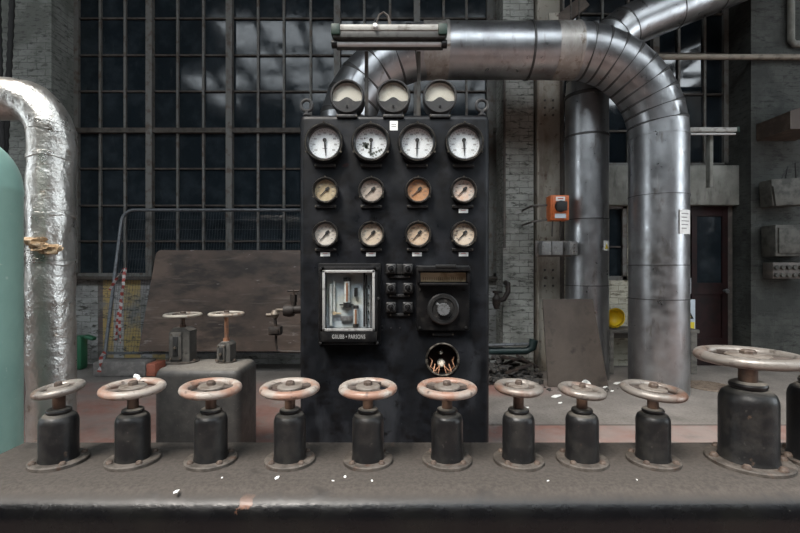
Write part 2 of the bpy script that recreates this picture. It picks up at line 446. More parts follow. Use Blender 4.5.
b = MB()
b.box((-6.75, 6.1, 4), (4.5, .74, 8))                    # pier beside the wrapped pipe
struct(b.build('wall_left_pier', 'brick', smooth=0), 'whitewashed brick pier beside the big steel window')
b = MB()
b.box((1.5275, 6.1, 4), (.395, .74, 8))
struct(b.build('wall_centre_pier', 'brick_centre', smooth=0), 'whitewashed brick pier between the two windows')
b = MB()
b.box((7.0, 6.1, 4), (4.94, .74, 8))
struct(b.build('wall_right_pier', 'brick_dark', smooth=0), 'grimy brick pier with shade in its colour beside the red door')
b = MB(); b.box((-1.585, 6.3, .585), (5.83, .3, 1.17))
struct(b.build('wall_back_left', 'brick_low', smooth=0), 'whitewashed brick wall with old yellow paint under the window')
b = MB(); b.box((-1.585, 6.3, 7.35), (5.83, .3, 1.3)); b.box((3.13, 6.3, 7.35), (2.80, .3, 1.3))
struct(b.build('wall_back_upper', 'brick_dark', smooth=0))
b = MB()
b.box((2.1275, 6.2, 1.1), (.805, .3, 2.2)); b.box((2.815, 6.2, .58), (.57, .3, 1.16)); b.box((3.315, 6.2, 1.1), (.43, .3, 2.2))
struct(b.build('wall_back_right', 'brick_cream', smooth=0), 'cream painted brick wall behind the wooden bench')
b = MB(); b.box((3.175, 6.12, Z(185, 5.93)), (2.88, .38, .53), .01)
struct(b.build('trim_1', 'lintel'), 'dirty concrete lintel band over the door')
b = MB(); b.box((-1.585, 6.13, 1.19), (5.83, .16, .05), .008)
struct(b.build('trim_2', 'winrail'), 'dark steel sill under the big window')
def wall_open(name, x, ya, yb, za, zb):          # side wall of the hall with one tall open bay
    b = MB()
    b.box((x, (-10.5 + ya) / 2, 4), (.2, ya + 10.5, 8)); b.box((x, (yb + 6.5) / 2, 4), (.2, 6.5 - yb, 8))
    b.box((x, (ya + yb) / 2, za / 2), (.2, yb - ya, za)); b.box((x, (ya + yb) / 2, (zb + 8) / 2), (.2, yb - ya, 8 - zb))
    struct(b.build(name, 'hall', smooth=0))
    pl = bpy.data.lights.new('bay_portal', 'AREA'); pl.shape = 'RECTANGLE'; pl.size = zb - za; pl.size_y = yb - ya; pl.cycles.is_portal = True
    po = bpy.data.objects.new('bay_portal', pl); COL.objects.link(po)
    po.location = (x + (.15 if x > 0 else -.15), (ya + yb) / 2, (za + zb) / 2); po.rotation_euler = (0, PI / 2 if x > 0 else -PI / 2, 0)


wall_open('wall_left', -9.1, .0, 1.6, 1.2, 6.)
wall_open('wall_right', 10.6, -2.5, 1.6, 1.2, 5.4)
b = MB(); b.box((.6, -10.6, 4), (20, .2, 8)); struct(b.build('wall_front', 'hall', smooth=0))

# roof with open skylight bays
b = MB()
RZ0 = 8.1
SKY_Y0, SKY_Y1 = -6.4, .2
b.box((.7, (SKY_Y1 + 6.8) / 2, RZ0), (20, 6.8 - SKY_Y1, .1))
b.box((.7, (SKY_Y0 - 10.8) / 2, RZ0), (20, SKY_Y0 + 10.8, .1))
bays = [-9.3 + 1.33 * i for i in range(16)]
for i in range(15):
    b.box((bays[i], (SKY_Y0 + SKY_Y1) / 2, RZ0), (.16, SKY_Y1 - SKY_Y0, .3))
    for j in range(4):
        y0 = SKY_Y0 + (SKY_Y1 - SKY_Y0) * j / 4
        if (i, j) in {(0, 0), (0, 1), (0, 2), (0, 3), (2, 2), (2, 3), (3, 0), (2, 0), (1, 3), (1, 2), (14, 0), (11, 0), (12, 0)}:
            b.box((bays[i] + .665, y0 + (SKY_Y1 - SKY_Y0) / 8, RZ0), (1.33, (SKY_Y1 - SKY_Y0) / 4, .06))
for j in range(1, 4):
    b.box((.7, SKY_Y0 + (SKY_Y1 - SKY_Y0) * j / 4, RZ0), (20, .10, .2))
struct(b.build('ceiling', 'roof', smooth=0))


# ------------------------------------------------------------------ windows
def window(name, label, x0, x1, z0, z1, y, vs, hs, thick_v=(), thick_h=(), pm='pane'):
    root = bpy.data.objects.new(name, None); COL.objects.link(root)
    root.location = (0, y, 0); struct(root, label)
    vs = sorted(v for v in vs if x0 + .03 < v < x1 - .03); hs = sorted(h for h in hs if z0 + .03 < h < z1 - .03)
    f = MB()
    for xx in (x0 + .03, x1 - .03): f.box((xx, 0, (z0 + z1) / 2), (.06, .08, z1 - z0))
    for zz in (z0 + .03, z1 - .03): f.box(((x0 + x1) / 2, 0, zz), (x1 - x0, .08, .06))
    f.build('window_frame', 'winframe', root, smooth=0)
    g = MB()
    for v in vs:
        t = any(abs(v - q) < .02 for q in thick_v)
        g.box((v, 0 if not t else -.02, (z0 + z1) / 2), (.085 if t else .030, .05 if not t else .10, z1 - z0))
    g.build('mullion', 'winframe', root, smooth=0)
    g = MB()
    for h in hs:
        t = any(abs(h - q) < .02 for q in thick_h)
        g.box(((x0 + x1) / 2, 0 if not t else -.015, h), (x1 - x0, .04 if not t else .09, .065 if t else .022))
    g.build('transom', 'winrail', root, smooth=0)
    p = MB(); rr = random.Random(3)
    xs = [x0] + vs + [x1]; zs = [z0] + hs + [z1]
    for a, c in zip(xs, xs[1:]):
        for d, e in zip(zs, zs[1:]):
            p.box((0, 0, 0), (c - a - .01, .005, e - d - .01),
                  mtx=T(((a + c) / 2, .012, (d + e) / 2)) @ RX(rad(rr.uniform(-.5, .5))) @ RZ(rad(rr.uniform(-.5, .5))))
    p.build('pane', pm, root, smooth=0)
    return root


thickv = [X(u, YW) for u in (149, 229, 337, 417, 490)]
vs = [X(u, YW) for u in (98, 123, 149, 176, 202, 229, 257, 283, 310, 337, 364, 390, 417, 444, 467, 490)]
rows = [Z(v, YW) for v in (241, 205, 168, 130, 90, 53.6, 16.5)] + [5.3, 5.8, 6.3]
window('window_1', 'tall dark multi-pane steel window behind the gauge panel', -4.5, 1.33, 1.2, 6.7, YW + .06, vs, rows, thickv, [Z(130, YW)])
window('window_2', 'dark steel window above the lintel and behind the ducts', 1.73, 4.53, 2.72, 6.7, YW + .06,
       [X(u, YW) for u in (556, 580, 604, 630, 656, 681, 707)], [Z(v, YW) for v in (130, 93, 52, 12)] + [5.6, 6.2], [X(656, YW)], [], 'pane_bright')
window('window_3', 'small dark window over the wooden bench', 2.53, 3.10, 1.16, 2.2, YW, [2.80], [1.62], [], [])

# door
d = bpy.data.objects.new('door_1', None); COL.objects.link(d); struct(d, 'dark red panelled door beside the foot of the big duct'); d.location = (0, 6.08, 0)
b = MB(); b.box((4.0, 0, 1.08), (.93, .05, 2.16))
b.box((4.0, -.03, .25), (.93, .03, .25)); b.box((4.0, -.03, 1.05), (.93, .03, .15)); b.box((4.0, -.03, 2.1), (.93, .03, .13))
b.box((3.57, -.032, 1.08), (.1, .034, 2.158)); b.box((4.43, -.032, 1.08), (.1, .034, 2.158)); b.box((4.0, -.032, 1.08), (.07, .034, 2.158))
b.build('door_leaf', 'door', d, smooth=0)
b = MB()
for xx in (3.79, 4.21): b.box((xx, -.026, 1.58), (.33, .006, .9))
b.build('pane', 'pane', d, smooth=0)
b = MB(); b.cyl(.018, 0, .06, 16, T((4.40, -.04, 1.02)) @ FACE); b.cyl(.03, .06, .08, 16, T((4.40, -.04, 1.02)) @ FACE, .005)
b.build('handle', 'knob', d)
b = MB(); b.box((3.545, .02, 1.1), (.04, .14, 2.2)); b.box((4.485, .02, 1.1), (.06, .14, 2.2))
b.build('door_frame', 'ibeamedge', d, smooth=0)
b = MB(); b.box((4.0, 6.3, 1.1), (1.06, .1, 2.2)); struct(b.build('wall_back_door', 'brick_dark', smooth=0))


# ------------------------------------------------------------------ valves on the long tank
TZ = .70
b = MB()
prof = []                                                   # cross-section in (y,z)
y0, y1, R = 1.25, 1.655, .08
prof += [(y1, 0.02), (y1, TZ - .015), (y1 - .015, TZ)]
for i in range(9):
    a = PI / 2 + PI / 2 * i / 8
    prof.append((y0 + R + R * math.cos(a), TZ - R + R * math.sin(a)))
prof += [(y0, .02)]
xs = [-1.40, -1.385] + [-1.3 + .2 * i for i in range(24)] + [3.4]
rings = []
for k, xx in enumerate(xs):
    rings.append([b.bm.verts.new((xx, y, z - (.012 if k == 0 and z > .3 else 0))) for y, z in prof])
for a, c in zip(rings, rings[1:]):
    for i in range(len(prof) - 1):
        b.bm.faces.new((a[i], a[i + 1], c[i + 1], c[i]))
    b.bm.faces.new((a[-1], a[0], c[0], c[-1]))
b.bm.faces.new(rings[0]); b.bm.faces.new(rings[-1][::-1])
tank = b.build('valve_tank', 'tank_top', smooth=50)
tag(tank, 'long black rounded-edge steel tank with dusty top carrying a row of handwheel valves', 'tank')


def handwheel(root, R, z, tilt, m, rot, rr=.0135, spoke=True, hubr=.42, bolt='bolt', plate_label=None):
    mt = T((0, 0, z)) @ RX(rad(tilt[0] + (1.5 if R < .11 else 0))) @ RY(rad(tilt[1])) @ RZ(rot)
    b = MB()
    b.torus(R - rr, rr, mt, 56, 12, .85)
    w = b.build('handwheel', m, root)
    b = MB()
    for k in range(3):
        a = 2 * PI * k / 3
        n = 6
        pl = []
        for sgn in (1, -1):
            for i in range(n + 1):
                t = i / n if sgn > 0 else 1 - i / n
                rad_ = R * .2 + (R - rr * 1.2 - R * .2) * t
                wd = R * (.20 - .06 * math.sin(PI * t) + .08 * t * t)
                pl.append((rad_, sgn * wd))
        b.prism([(x, y) for x, y in pl], -.006, .006, mt @ RZ(a) @ RX(-PI / 2))
    b.build('spoke', 'wheelweb', w, smooth=30)
    b = MB()
    h = R * hubr
    b.lathe([(0, -.002), (h * .8, -.002), (h, .002), (h, .007), (h * .94, .010), (h * .3, .012), (0, .012)], 36, mt)
    b.build('hub_plate', 'hub', w)
    b = MB()
    b.lathe([(0, .010), (R * .15, .010), (R * .15, .021), (R * .12, .025), (0, .026)], 6, mt)
    b.build('bolt', bolt, w, smooth=20)
    return w


def valve(u, v, Rw, label, m='wheel', tilt=(0, 0), zw=.240, Rf=.083, Rb=.0525, hb=.166, rot=.3, big=False, scrap=False, stem='stem'):
    Y = F * (H - TZ) / (v + 2. - 266.5)
    zw += .003
    root = thing('handwheel_valve', label, 'valve', (X(u, Y), Y, TZ), 'handwheel valves along the long tank')
    b = MB(); b.lathe([(0, 0), (Rf, 0), (Rf, .010), (Rf - .004, .013), (0, .013)], 48)
    fl = b.build('flange', 'flange', root)
    n = 4 if not big else 6
    for k in range(n):
        a = rad(45) + 2 * PI * k / n + (.1 if big else 0)
        rb = (Rf + Rb) / 2
        b = MB(); mt = T((rb * math.cos(a), rb * math.sin(a), .012))
        s = 1.35 if big else 1.
        b.lathe([(0, 0), (.0105 * s, 0), (.0105 * s, .004 * s), (.007 * s, .009 * s), (0, .0105 * s)], 10, mt)
        b.build('bolt', 'bolt', fl)
    b = MB()
    k = Rb / .0525
    b.lathe([(0, .011), (Rb * 1.05, .011), (Rb * 1.03, .018), (Rb, .026), (Rb, hb - .030 * k), (Rb * .975, hb - .022 * k), (Rb * .90, hb - .012 * k), (Rb * .76, hb - .006 * k), (Rb * .60, hb - .003 * k), (0, hb)], 48)
    b.build('valve_body', 'valve', root)
    b = MB()
    c = Rb * .62
    b.lathe([(0, hb - .010), (c * .98, hb - .010), (c * .98, hb - .001), (c * 1.04, hb + .001 * k), (c * 1.06, hb + .005 * k), (c * 1.0, hb + .009 * k), (c * .85, hb + .0115 * k), (0, hb + .012 * k)], 40)
    b.build('collar', 'valve', root)
    b = MB(); b.cyl(Rb * .33, hb, zw + .004, 24); b.build('stem', stem, root)
    w = handwheel(root, Rw, zw, tilt, m, rot, rr=(.0158 if not big else .021))
    return root


valve(59, 459.5, .076, 'black valve with grey and orange handwheel nearest the foil-wrapped pipe', 'wheel_steel', (3, -7), zw=.238, Rf=.085, Rb=.056, rot=.9)
r2 = valve(133, 459, .100, 'black valve whose cream wheel has a white scrap on its bolt', 'wheel', (0, 0), zw=.240, Rf=.083, rot=1.9)
b = MB(); b.box((0, 0, 0), (.018, .012, .012), .003, mtx=T((.012, .0, .283)) @ RZ(.5) @ RY(.4)); b.box((.01, 0, .0), (.012, .01, .008), .002, mtx=T((.01, .0, .276)))
sp = b.build('paper_scrap', 'white', loc=tuple(r2.location)); tag(sp, 'tiny white crumpled scrap on the bolt of a handwheel', 'scrap')
valve(211, 459, .099, 'black valve with orange-edged wheel standing before the square grey tank', 'wheel', (0, 2), rot=.2)
valve(290, 459, .099, 'black valve standing before the gap between grey tank and gauge panel', 'wheel', (0, 0), rot=2.6)
valve(368, 459, .098, 'black valve with pale wheel below the glass-fronted instrument case', 'wheel', (0, 0), rot=1.2)
valve(447, 459, .1005, 'black valve with pink-rust wheel just below the round hole in the panel', 'wheel', (0, 0), rot=.5)
valve(518.5, 459, .080, 'black valve with smaller wheel, the first past the panel edge', 'wheel_steel', (0, 2), zw=.242, rot=2.0)
valve(582, 459, .077, 'black valve with small tilted wheel in front of the leaning brown board', 'wheel_steel', (0, 5), zw=.232, rot=1.1)
valve(653, 459, .101, 'black valve with wide worn wheel in front of the big duct foot', 'wheel_steel', (0, 4), zw=.232, rot=.7)
valve(748, 459.5, .156, 'largest black valve with broad flat handwheel at the end of the row', 'wheel_steel', (-.5, .5), zw=.345, Rf=.124, Rb=.083, hb=.250, rot=1.5, big=True)
# next big valve, only its body edge in view
valve(819, 459.5, .055, 'black valve body half cut off beyond the largest valve', 'wheel_steel', (0, 0), zw=.300, Rf=.10, Rb=.083, hb=.262, rot=1.5, big=True)

# paint flakes on the tank
rr = random.Random(11)
for (u, v, s, c) in ((277, 478, .012, 'white'), (345, 477, .008, 'white'), (333, 481, .005, 'white'), (176, 492, .012, 'white'), (222, 478, .005, 'white'), (372, 481, .006, 'white'),
                     (548, 481, .005, 'white'), (637, 480, .004, 'white')):
    Y = F * (H - TZ) / (v - 266.5)
    b = MB(); b.prism([(-s, 0), (-.2 * s, -.5 * s), (s, -.2 * s), (.6 * s, .4 * s), (-.3 * s, .5 * s)], -.0008, .0008, RX(-PI / 2))
    o = b.build('paint_flake', c, loc=(X(u, Y), Y, TZ + .001), smooth=0); o.rotation_euler = (0, 0, rr.uniform(0, 3))
    tag(o, 'small white paint flake lying on the dusty tank top', 'paint flake', 'paint flakes on the tank top')

# ------------------------------------------------------------------ square grey tank with two slotted valves
YF, YB = 2.90, 3.27
xl, xr = X(152.5, YF), X(240, YF)
zt = Z(369, YF)
b = MB(); b.box(((xl + xr) / 2, (YF + YB) / 2, zt / 2), (xr - xl, YB - YF, zt), .055, seg=5)
tag(b.build('square_tank', 'tank_grey', smooth=50), 'square dusty grey-black tank with rounded edges beside the gauge panel', 'tank')


def slot_valve(u, Rw, v_w, bw, bh, label, wstem, lean):
    Y = 3.13
    root = thing('slotted_valve', label, 'valve', (X(u, Y), Y, zt), 'slotted valves on the square tank')
    zw = Z(v_w, Y) - zt
    b = MB(); b.lathe([(0, 0), (bw * .78, 0), (bw * .78, .009), (0, .012)], 36); fl = b.build('flange', 'flange', root)
    for s in (-1, 1):
        b = MB(); b.lathe([(0, 0), (.011, 0), (.009, .012), (0, .013)], 10, T((s * bw * .66, -bw * .2, .01))); b.build('bolt', 'bolt', fl)
    b = MB()
    w2 = bw / 2
    b.prism([(-w2, .01), (w2, .01), (w2, bh - .02), (w2 - .02 - lean, bh), (-w2 + .025, bh), (-w2, bh - .022 - lean)], -.055, .055)
    bd = b.build('valve_body', 'greyvalve', root, smooth=30)
    b = MB()
    pw = bw * .58
    b.box((-bw * .14, -.060, bh * .48), (pw, .014, bh * .80), .006)
    pl = b.build('slot_plate', 'greyvalve', root)
    b = MB(); b.box((-bw * .14, -.0685, bh * .48), (pw * .42, .006, bh * .56), .0015)
    b.build('slot', 'ink', pl)
    b = MB(); b.cyl(.009, .064, .085, 12, T((-bw * .14, 0, bh * .45)) @ FACE); b.build('pointer_pin', 'palefit', pl)
    for sx in (-1, 1):
        for sz in (.14, .82):
            b = MB(); b.cyl(.006, .064, .074, 8, T((-bw * .14 + sx * pw * .38, 0, bh * sz)) @ FACE); b.build('bolt', 'palefit', pl)
    b = MB(); b.cyl(.014, bh - .01, zw, 20); b.cyl(.022, bh - .004, bh + .02, 20); b.build('stem', wstem, root)
    handwheel(root, Rw, zw, (0, 0), 'wheel_cream', .4, rr=.014, hubr=.3)


slot_valve(183, .128, 315, .142, .242, 'grey slotted valve with the taller body on the square tank', 'stem', .012)
slot_valve(226.5, .122, 314, .092, .145, 'grey slotted valve with short body and long rusty stem', 'stem_orange', .0)

# ------------------------------------------------------------------ control panel
YP = 2.5
px = YP / F
x0, x1 = X(299.3, YP), X(489.8, YP)
ztop = Z(114, YP)
PC = (x0 + x1) / 2
panel = thing('control_panel', 'tall black instrument panel with three rows of round gauges', 'control panel', (PC, YP, 0))
def fx(u): return X(u, YP) - PC
def fz(v): return Z(v, YP)
hole = (fx(442.5), fz(359.5), 16 * px)
b = MB(); b.box((0, .09, ztop / 2), (x1 - x0, .18, ztop), .032, seg=5)
slab = b.build('panel_body', 'black', panel, smooth=40)
c = MB(); c.cyl(hole[2], -.1, .15, 48, T((hole[0], 0, hole[1])) @ FACE @ T((0, 0, -.05)))
cut = c.build('cutter', 'holedark', panel)
md = slab.modifiers.new('cut', 'BOOLEAN'); md.object = cut; md.operation = 'DIFFERENCE'; md.solver = 'EXACT'
bpy.context.view_layer.update()
dg = bpy.context.evaluated_depsgraph_get()
me = bpy.data.meshes.new_from_object(slab.evaluated_get(dg))
slab.modifiers.clear(); slab.data = me; me.set_sharp_from_angle(angle=rad(40))
bpy.data.objects.remove(cut)


def dialmarks(b, R, y, a0, a1, n, ln, w):
    for i in range(n):
        a = a0 + (a1 - a0) * i / (n - 1)
        b.box((0, 0, R - ln / 2), (w, .0008, ln), mtx=T((0, y, 0)) @ RY(-a))


def gauge(u, v, R, dial_m, needle_ang, label, big):
    g = bpy.data.objects.new('gauge', None); COL.objects.link(g); g.parent = panel
    g.location = (fx(u + (.8 if not big else .6)), 0, fz(v + (1.6 if big else .9))); g['label'] = label
    dp = .055 if big else .042
    b = MB()
    ri = R * .80
    b.lathe([(R * .93, 0), (R * .93, dp * .35), (R, dp * .35), (R, dp - .008), (R * .965, dp), (R * .87, dp), (ri, dp - .010), (ri, .012)], 56, FACE)
    bz = b.build('bezel', 'bezel', g)
    b = MB(); b.torus(R * .93, R * .017, T((0, -dp, 0)) @ FACE, 56, 6); b.build('bezel_ring', 'brassedge', g)
    b = MB(); b.cyl(ri * 1.01, .008, .016, 48, FACE); b.build('dial', dial_m, g, smooth=30)
    b = MB()
    dialmarks(b, ri * .93, -.0165, rad(-135), rad(135), 25, ri * .09, ri * .022)
    for i in range(9):
        a = rad(-125 + 250 * i / 8)
        for s in (-1, 0, 1):
            b.box((s * ri * .065, 0, 0), (ri * .04, .0008, ri * .10), mtx=T((-math.sin(a) * ri * .70, -.0165, math.cos(a) * ri * .70)))
    if big: b.box((0, 0, 0), (ri * .3, .0008, ri * .04), mtx=T((0, -.0165, -ri * .3)))
    b.build('scale_marks', 'inkgrey' if not big else 'inkgrey', g, smooth=0)
    b = MB()
    if big:
        mt = T((0, -.022, ri * .22)) @ RY(needle_ang)
        b.prism([(-ri * .035, ri * .12), (ri * .035, ri * .12), (ri * .06, -ri * .35), (ri * .012, -ri * 1.02), (-ri * .012, -ri * 1.02), (-ri * .06, -ri * .35)], -.001, .001, mt)
        b.cyl(ri * .13, -.002, .004, 20, mt @ FACE)
    else:
        mt = T((ri * .10, -.020, ri * .12)) @ RY(needle_ang)
        b.prism([(-ri * .10, ri * .30), (ri * .10, ri * .30), (ri * .14, ri * .10), (ri * .05, -ri * .2), (ri * .025, -ri * .95), (-ri * .025, -ri * .95), (-ri * .05, -ri * .2), (-ri * .14, ri * .10)], -.001, .001, mt)
        b.cyl(ri * .15, -.002, .004, 20, mt @ FACE)
    b.build('needle', 'ink', g, smooth=30)
    b = MB(); b.cyl(ri * 1.0, dp - .014, dp - .012, 40, FACE); b.build('glass', 'glass', g, smooth=30)
    for k in range(3):
        a = rad(90 + 120 * k)
        b = MB(); b.cyl(R * .055, dp - .006, dp + .004, 10, T((R * 1.0 * math.cos(a), 0, R * 1.0 * math.sin(a))) @ FACE); b.build('lug', 'brassedge', g)
    return g


def nameplate(u, v, w, h, m='plate'):
    b = MB(); b.box((0, -.006, 0), (w * px, .012, h * px), .002)
    o = b.build('nameplate', m, panel, loc=(fx(u), 0, fz(v)))
    for s in (-1, 1):
        b = MB(); b.cyl(.005, .01, .015, 8, T((s * w * px * .46, 0, 0)) @ FACE); b.build('screw', 'brassedge', o)
    return o


def sticker(u, v, w, h, lab, red=False):
    b = MB(); b.box((0, -.0012, 0), (w * px, .0024, h * px))
    o = b.build('sticker', 'white', panel, loc=(fx(u), 0, fz(v)), smooth=0, label=lab)
    b = MB()
    if red:
        b.box((0, -.0028, h * px * .18), (w * px * .5, .0006, h * px * .12)); b.build('print', 'redink', o, smooth=0)
    else:
        for k in range(2): b.box((0, -.0028, h * px * (.1 - .2 * k)), (w * px * .6, .0006, h * px * .06))
        b.build('print', 'inkgrey', o, smooth=0)


GU = (324.7, 370.8, 416.5, 462.8)
bigd = ('dial', 'dial', 'peeldial2', 'dial')
def flakes(g, ri):          # bare dark patches where the dial paint has come away
    rr = random.Random(21)
    b = MB()
    spots = [(-.40, -.10, .20), (-.30, -.22, .16), (-.48, .02, .10), (-.22, -.02, .10), (-.10, -.55, .12), (.02, -.68, .11), (-.05, -.42, .08), (.18, -.60, .09), (.34, -.52, .09), (.52, -.45, .10), (.66, -.38, .07),
             (.30, -.72, .06), (.12, -.80, .05), (-.50, -.34, .05), (-.42, .34, .06), (-.28, .38, .04), (.44, -.26, .04), (.22, -.26, .04)]
    for cx_, cz_, s in spots:
        n = 11
        b.prism([(ri * (cx_ + s * rr.uniform(.55, 1.25) * math.cos(2 * PI * k / n)), ri * (cz_ + s * rr.uniform(.55, 1.25) * math.sin(2 * PI * k / n))) for k in range(n)], -.0174, -.0162)
    b.build('flaked_patch', 'flaked', g, smooth=0, label='dark bare patches in the flaking dial')


GAUGES = []
for u, dm, na, lb in zip(GU, bigd, (-4, 3, 2, -2), ('large white gauge with clean dial', 'large white gauge with dark flaking dial', 'large white gauge with scuffed lower dial', 'large white gauge with pale blue-white dial')):
    GAUGES.append(gauge(u, 143, 19.3 * px, dm, rad(na), lb, True))
    nameplate(u + .5, 165.8, 21, 3.2)
flakes(GAUGES[1], 19.3 * px * .8)
su = (325.5, 371, 417.2, 462.2)
for u, dm, lb in zip(su, ('d_tan', 'd_grey', 'd_orange', 'd_pink'), ('small gauge with tan yellow dial', 'small gauge with grey-beige dial', 'small gauge with orange-brown dial', 'small gauge with white dial stained pink')):
    gauge(u, 190.3, 13.2 * px, dm, rad(45), lb, False); nameplate(u + .3, 206.6, 21, 3)
for u, dm, lb in zip(su, ('d_white', 'd_cream', 'd_peach', 'd_pale'), ('small gauge with off-white dial', 'small gauge with cream dial', 'small gauge with peach dial', 'small gauge with pale cream dial')):
    gauge(u, 233.7, 13.2 * px, dm, rad(42), lb, False); nameplate(u + .3, 249.6, 21, 3)
for u in (325.3, 371, 417, 463.5): sticker(u, 254.3, 9.5, 4, 'small white printed label', True)
sticker(463.4, 211.0, 9.5, 4, 'small white printed label', True)
sticker(393.8, 125.7, 8, 9.5, 'white square paper tag')
for u in (347, 393.5, 440):
    nameplate(u, 116.5, 21, 3)
# reddish scrape
b = MB(); b.prism([(-.02, -.010), (.006, -.012), (.022, .004), (.012, .012), (-.012, .004)], -.0015, 0)
b.build('scrape', 'door', panel, loc=(fx(345.5), 0, fz(165)), smooth=0, label='dark red scrape in the paint')

# eye bolts
for u in (305.5, 483):
    b = MB()
    b.torus(.032, .009, T((0, .035, .060)) @ FACE, 32, 10); b.cyl(.012, -.01, .03, 16, T((0, .035, 0))); b.cyl(.022, -.002, .012, 20, T((0, .035, 0)), .004)
    b.build('eye_bolt', 'meter', panel, loc=(fx(u), 0, ztop))

# glass instrument case
ic = bpy.data.objects.new('instrument_case', None); COL.objects.link(ic); ic.parent = panel
ic.location = (fx(349.8), 0, fz(303.8)); ic['label'] = 'glass-fronted case of tubes with a lettered black base strip'
W, Hh = 62 * px, 81 * px
def q(u): return (u - 349.5) * px
def r(v): return -(v - 305) * px
b = MB(); b.box((0, -.006, 0), (W, .012, Hh), .003); b.build('back_plate', 'blackmetal', ic)
b = MB()
wi0, wi1, zi0, zi1 = q(326.6), q(373.4), r(328.3), r(273.2)
D = .075
cx, cz = (wi0 + wi1) / 2, (zi0 + zi1) / 2
ox0, ox1, oz0, oz1 = q(322), q(378), r(343.5), r(268)
b.box(((ox0 + wi0) / 2, -D / 2, (oz0 + oz1) / 2), (wi0 - ox0, D, oz1 - oz0), .003)
b.box(((ox1 + wi1) / 2, -D / 2, (oz0 + oz1) / 2), (ox1 - wi1, D, oz1 - oz0), .003)
b.box((cx, -D / 2, (oz1 + zi1) / 2), (ox1 - ox0, D, oz1 - zi1), .003)
b.box((cx, -D / 2, (oz0 + zi0) / 2), (ox1 - ox0, D, zi0 - oz0), .003)
b.build('case_frame', 'blackmetal', ic)
b = MB()
t = 2.0 * px
for (xa, xb, za, zb) in ((wi0 - t, wi0 + .003, zi0 - t, zi1 + t), (wi1 - .003, wi1 + t, zi0 - t, zi1 + t), (wi0 - t, wi1 + t, zi1 - .003, zi1 + t), (wi0 - t, wi1 + t, zi0 - t, zi0 + .003)):
    b.box(((xa + xb) / 2, -D - .004, (za + zb) / 2), (xb - xa, .010, zb - za), .002)
b.build('window_trim', 'caseframe', ic)
b = MB(); b.box((cx, -.014, cz), (wi1 - wi0, .004, zi1 - zi0)); b.build('backing', 'caseback', ic, smooth=0)
b = MB(); b.box((cx, -D + .004, cz), (wi1 - wi0, .003, zi1 - zi0)); b.build('glass', 'glass', ic, smooth=0)
def rod(name, u, v0, v1, rpx, m, y=-.035):
    b = MB(); b.cyl(rpx * px, r(v1), r(v0), 16, T((q(u), y, 0))); return b.build(name, m, ic)
rod('glass_tube', 331.5, 285, 326, 1.6, 'glasstube'); rod('glass_tube', 334.8, 282, 312, 1.2, 'glasstube', -.028)
rod('glass_tube', 347.5, 280, 306, 3.0, 'glasstube'); rod('filament', 347.8, 284, 302, 1.0, 'copper', -.053)
rod('tube_cap', 347.5, 278.5, 282, 3.6, 'switch'); rod('tube_cap', 347.5, 303, 308, 3.8, 'switch')
rod('glass_tube', 356.2, 308, 326, 2.4, 'glasstube'); rod('filament', 356.3, 310, 324, 1.1, 'copper', -.05)
rod('tube_cap', 356.2, 306, 309, 2.8, 'switch'); rod('tube_cap', 356.2, 324, 327.5, 2.8, 'switch')
rod('rod', 364.5, 274, 327, 1.0, 'switch'); rod('rod', 366.5, 276, 325, .7, 'switch', -.03); rod('rod', 370.8, 284, 328, .9, 'knob', -.03)
b = MB(); b.box((q(356), -.028, r(293)), (3 * px, .02, 9 * px), .002); b.build('block', 'switch', ic)
b = MB(); b.box((q(347), -.026, r(319)), (12 * px, .02, 5 * px), .002); b.build('block', 'knob', ic)
b = MB(); b.box((q(336), -.030, r(314)), (11 * px, .012, 1.6 * px), .001); b.cyl(1.8 * px, .018, .042, 14, T((q(335), 0, r(313.7))) @ FACE); b.build('cross_clamp', 'brass', ic)
b = MB(); b.box((q(347), -.030, r(305.5)), (14 * px, .012, 1.4 * px), .001); b.build('cross_clamp', 'switch', ic)
for v in (287, 296, 304, 312, 320):
    b = MB(); b.cyl(.7 * px, .016, .03, 10, T((q(368.4), 0, r(v))) @ FACE); b.build('terminal', 'switch', ic)
# lettered strip
b = MB(); b.box((cx, -D - .003, r(335.8)), (55 * px, .006, 10 * px), .001); b.build('name_strip', 'blackmetal', ic)
fc = bpy.data.curves.new('lettering', 'FONT'); fc.body = 'GRUBB \u2022 PARSONS'; fc.size = 5.6 * px; fc.align_x = 'CENTER'; fc.align_y = 'CENTER'; fc.extrude = .0006; fc.space_character = 1.12; fc.offset = .0006
fo = bpy.data.objects.new('lettering', fc); COL.objects.link(fo)
bpy.context.view_layer.update()
lm = bpy.data.meshes.new_from_object(fo.evaluated_get(bpy.context.evaluated_depsgraph_get()))
bpy.data.objects.remove(fo)
lm.transform(RX(PI / 2)); lm.materials.clear(); lm.materials.append(M['caseframe'])
wd = max(v.co.x for v in lm.vertices) - min(v.co.x for v in lm.vertices)
lm.transform(Matrix.Diagonal((32 * px / wd, 1, 1, 1)))
lo = bpy.data.objects.new('lettering', lm); COL.objects.link(lo); lo.parent = ic; lo.location = (cx, -D - .007, r(335.8))
for (u, v) in ((322.5, 270), (322.5, 342), (377.5, 270), (378.5, 299), (377.5, 342)):
    b = MB(); b.cyl(1.4 * px, 0, D + .004, 12, T((q(u), 0, r(v))) @ FACE, .002); b.build('hinge' if u < 330 else 'latch', 'switch', ic)

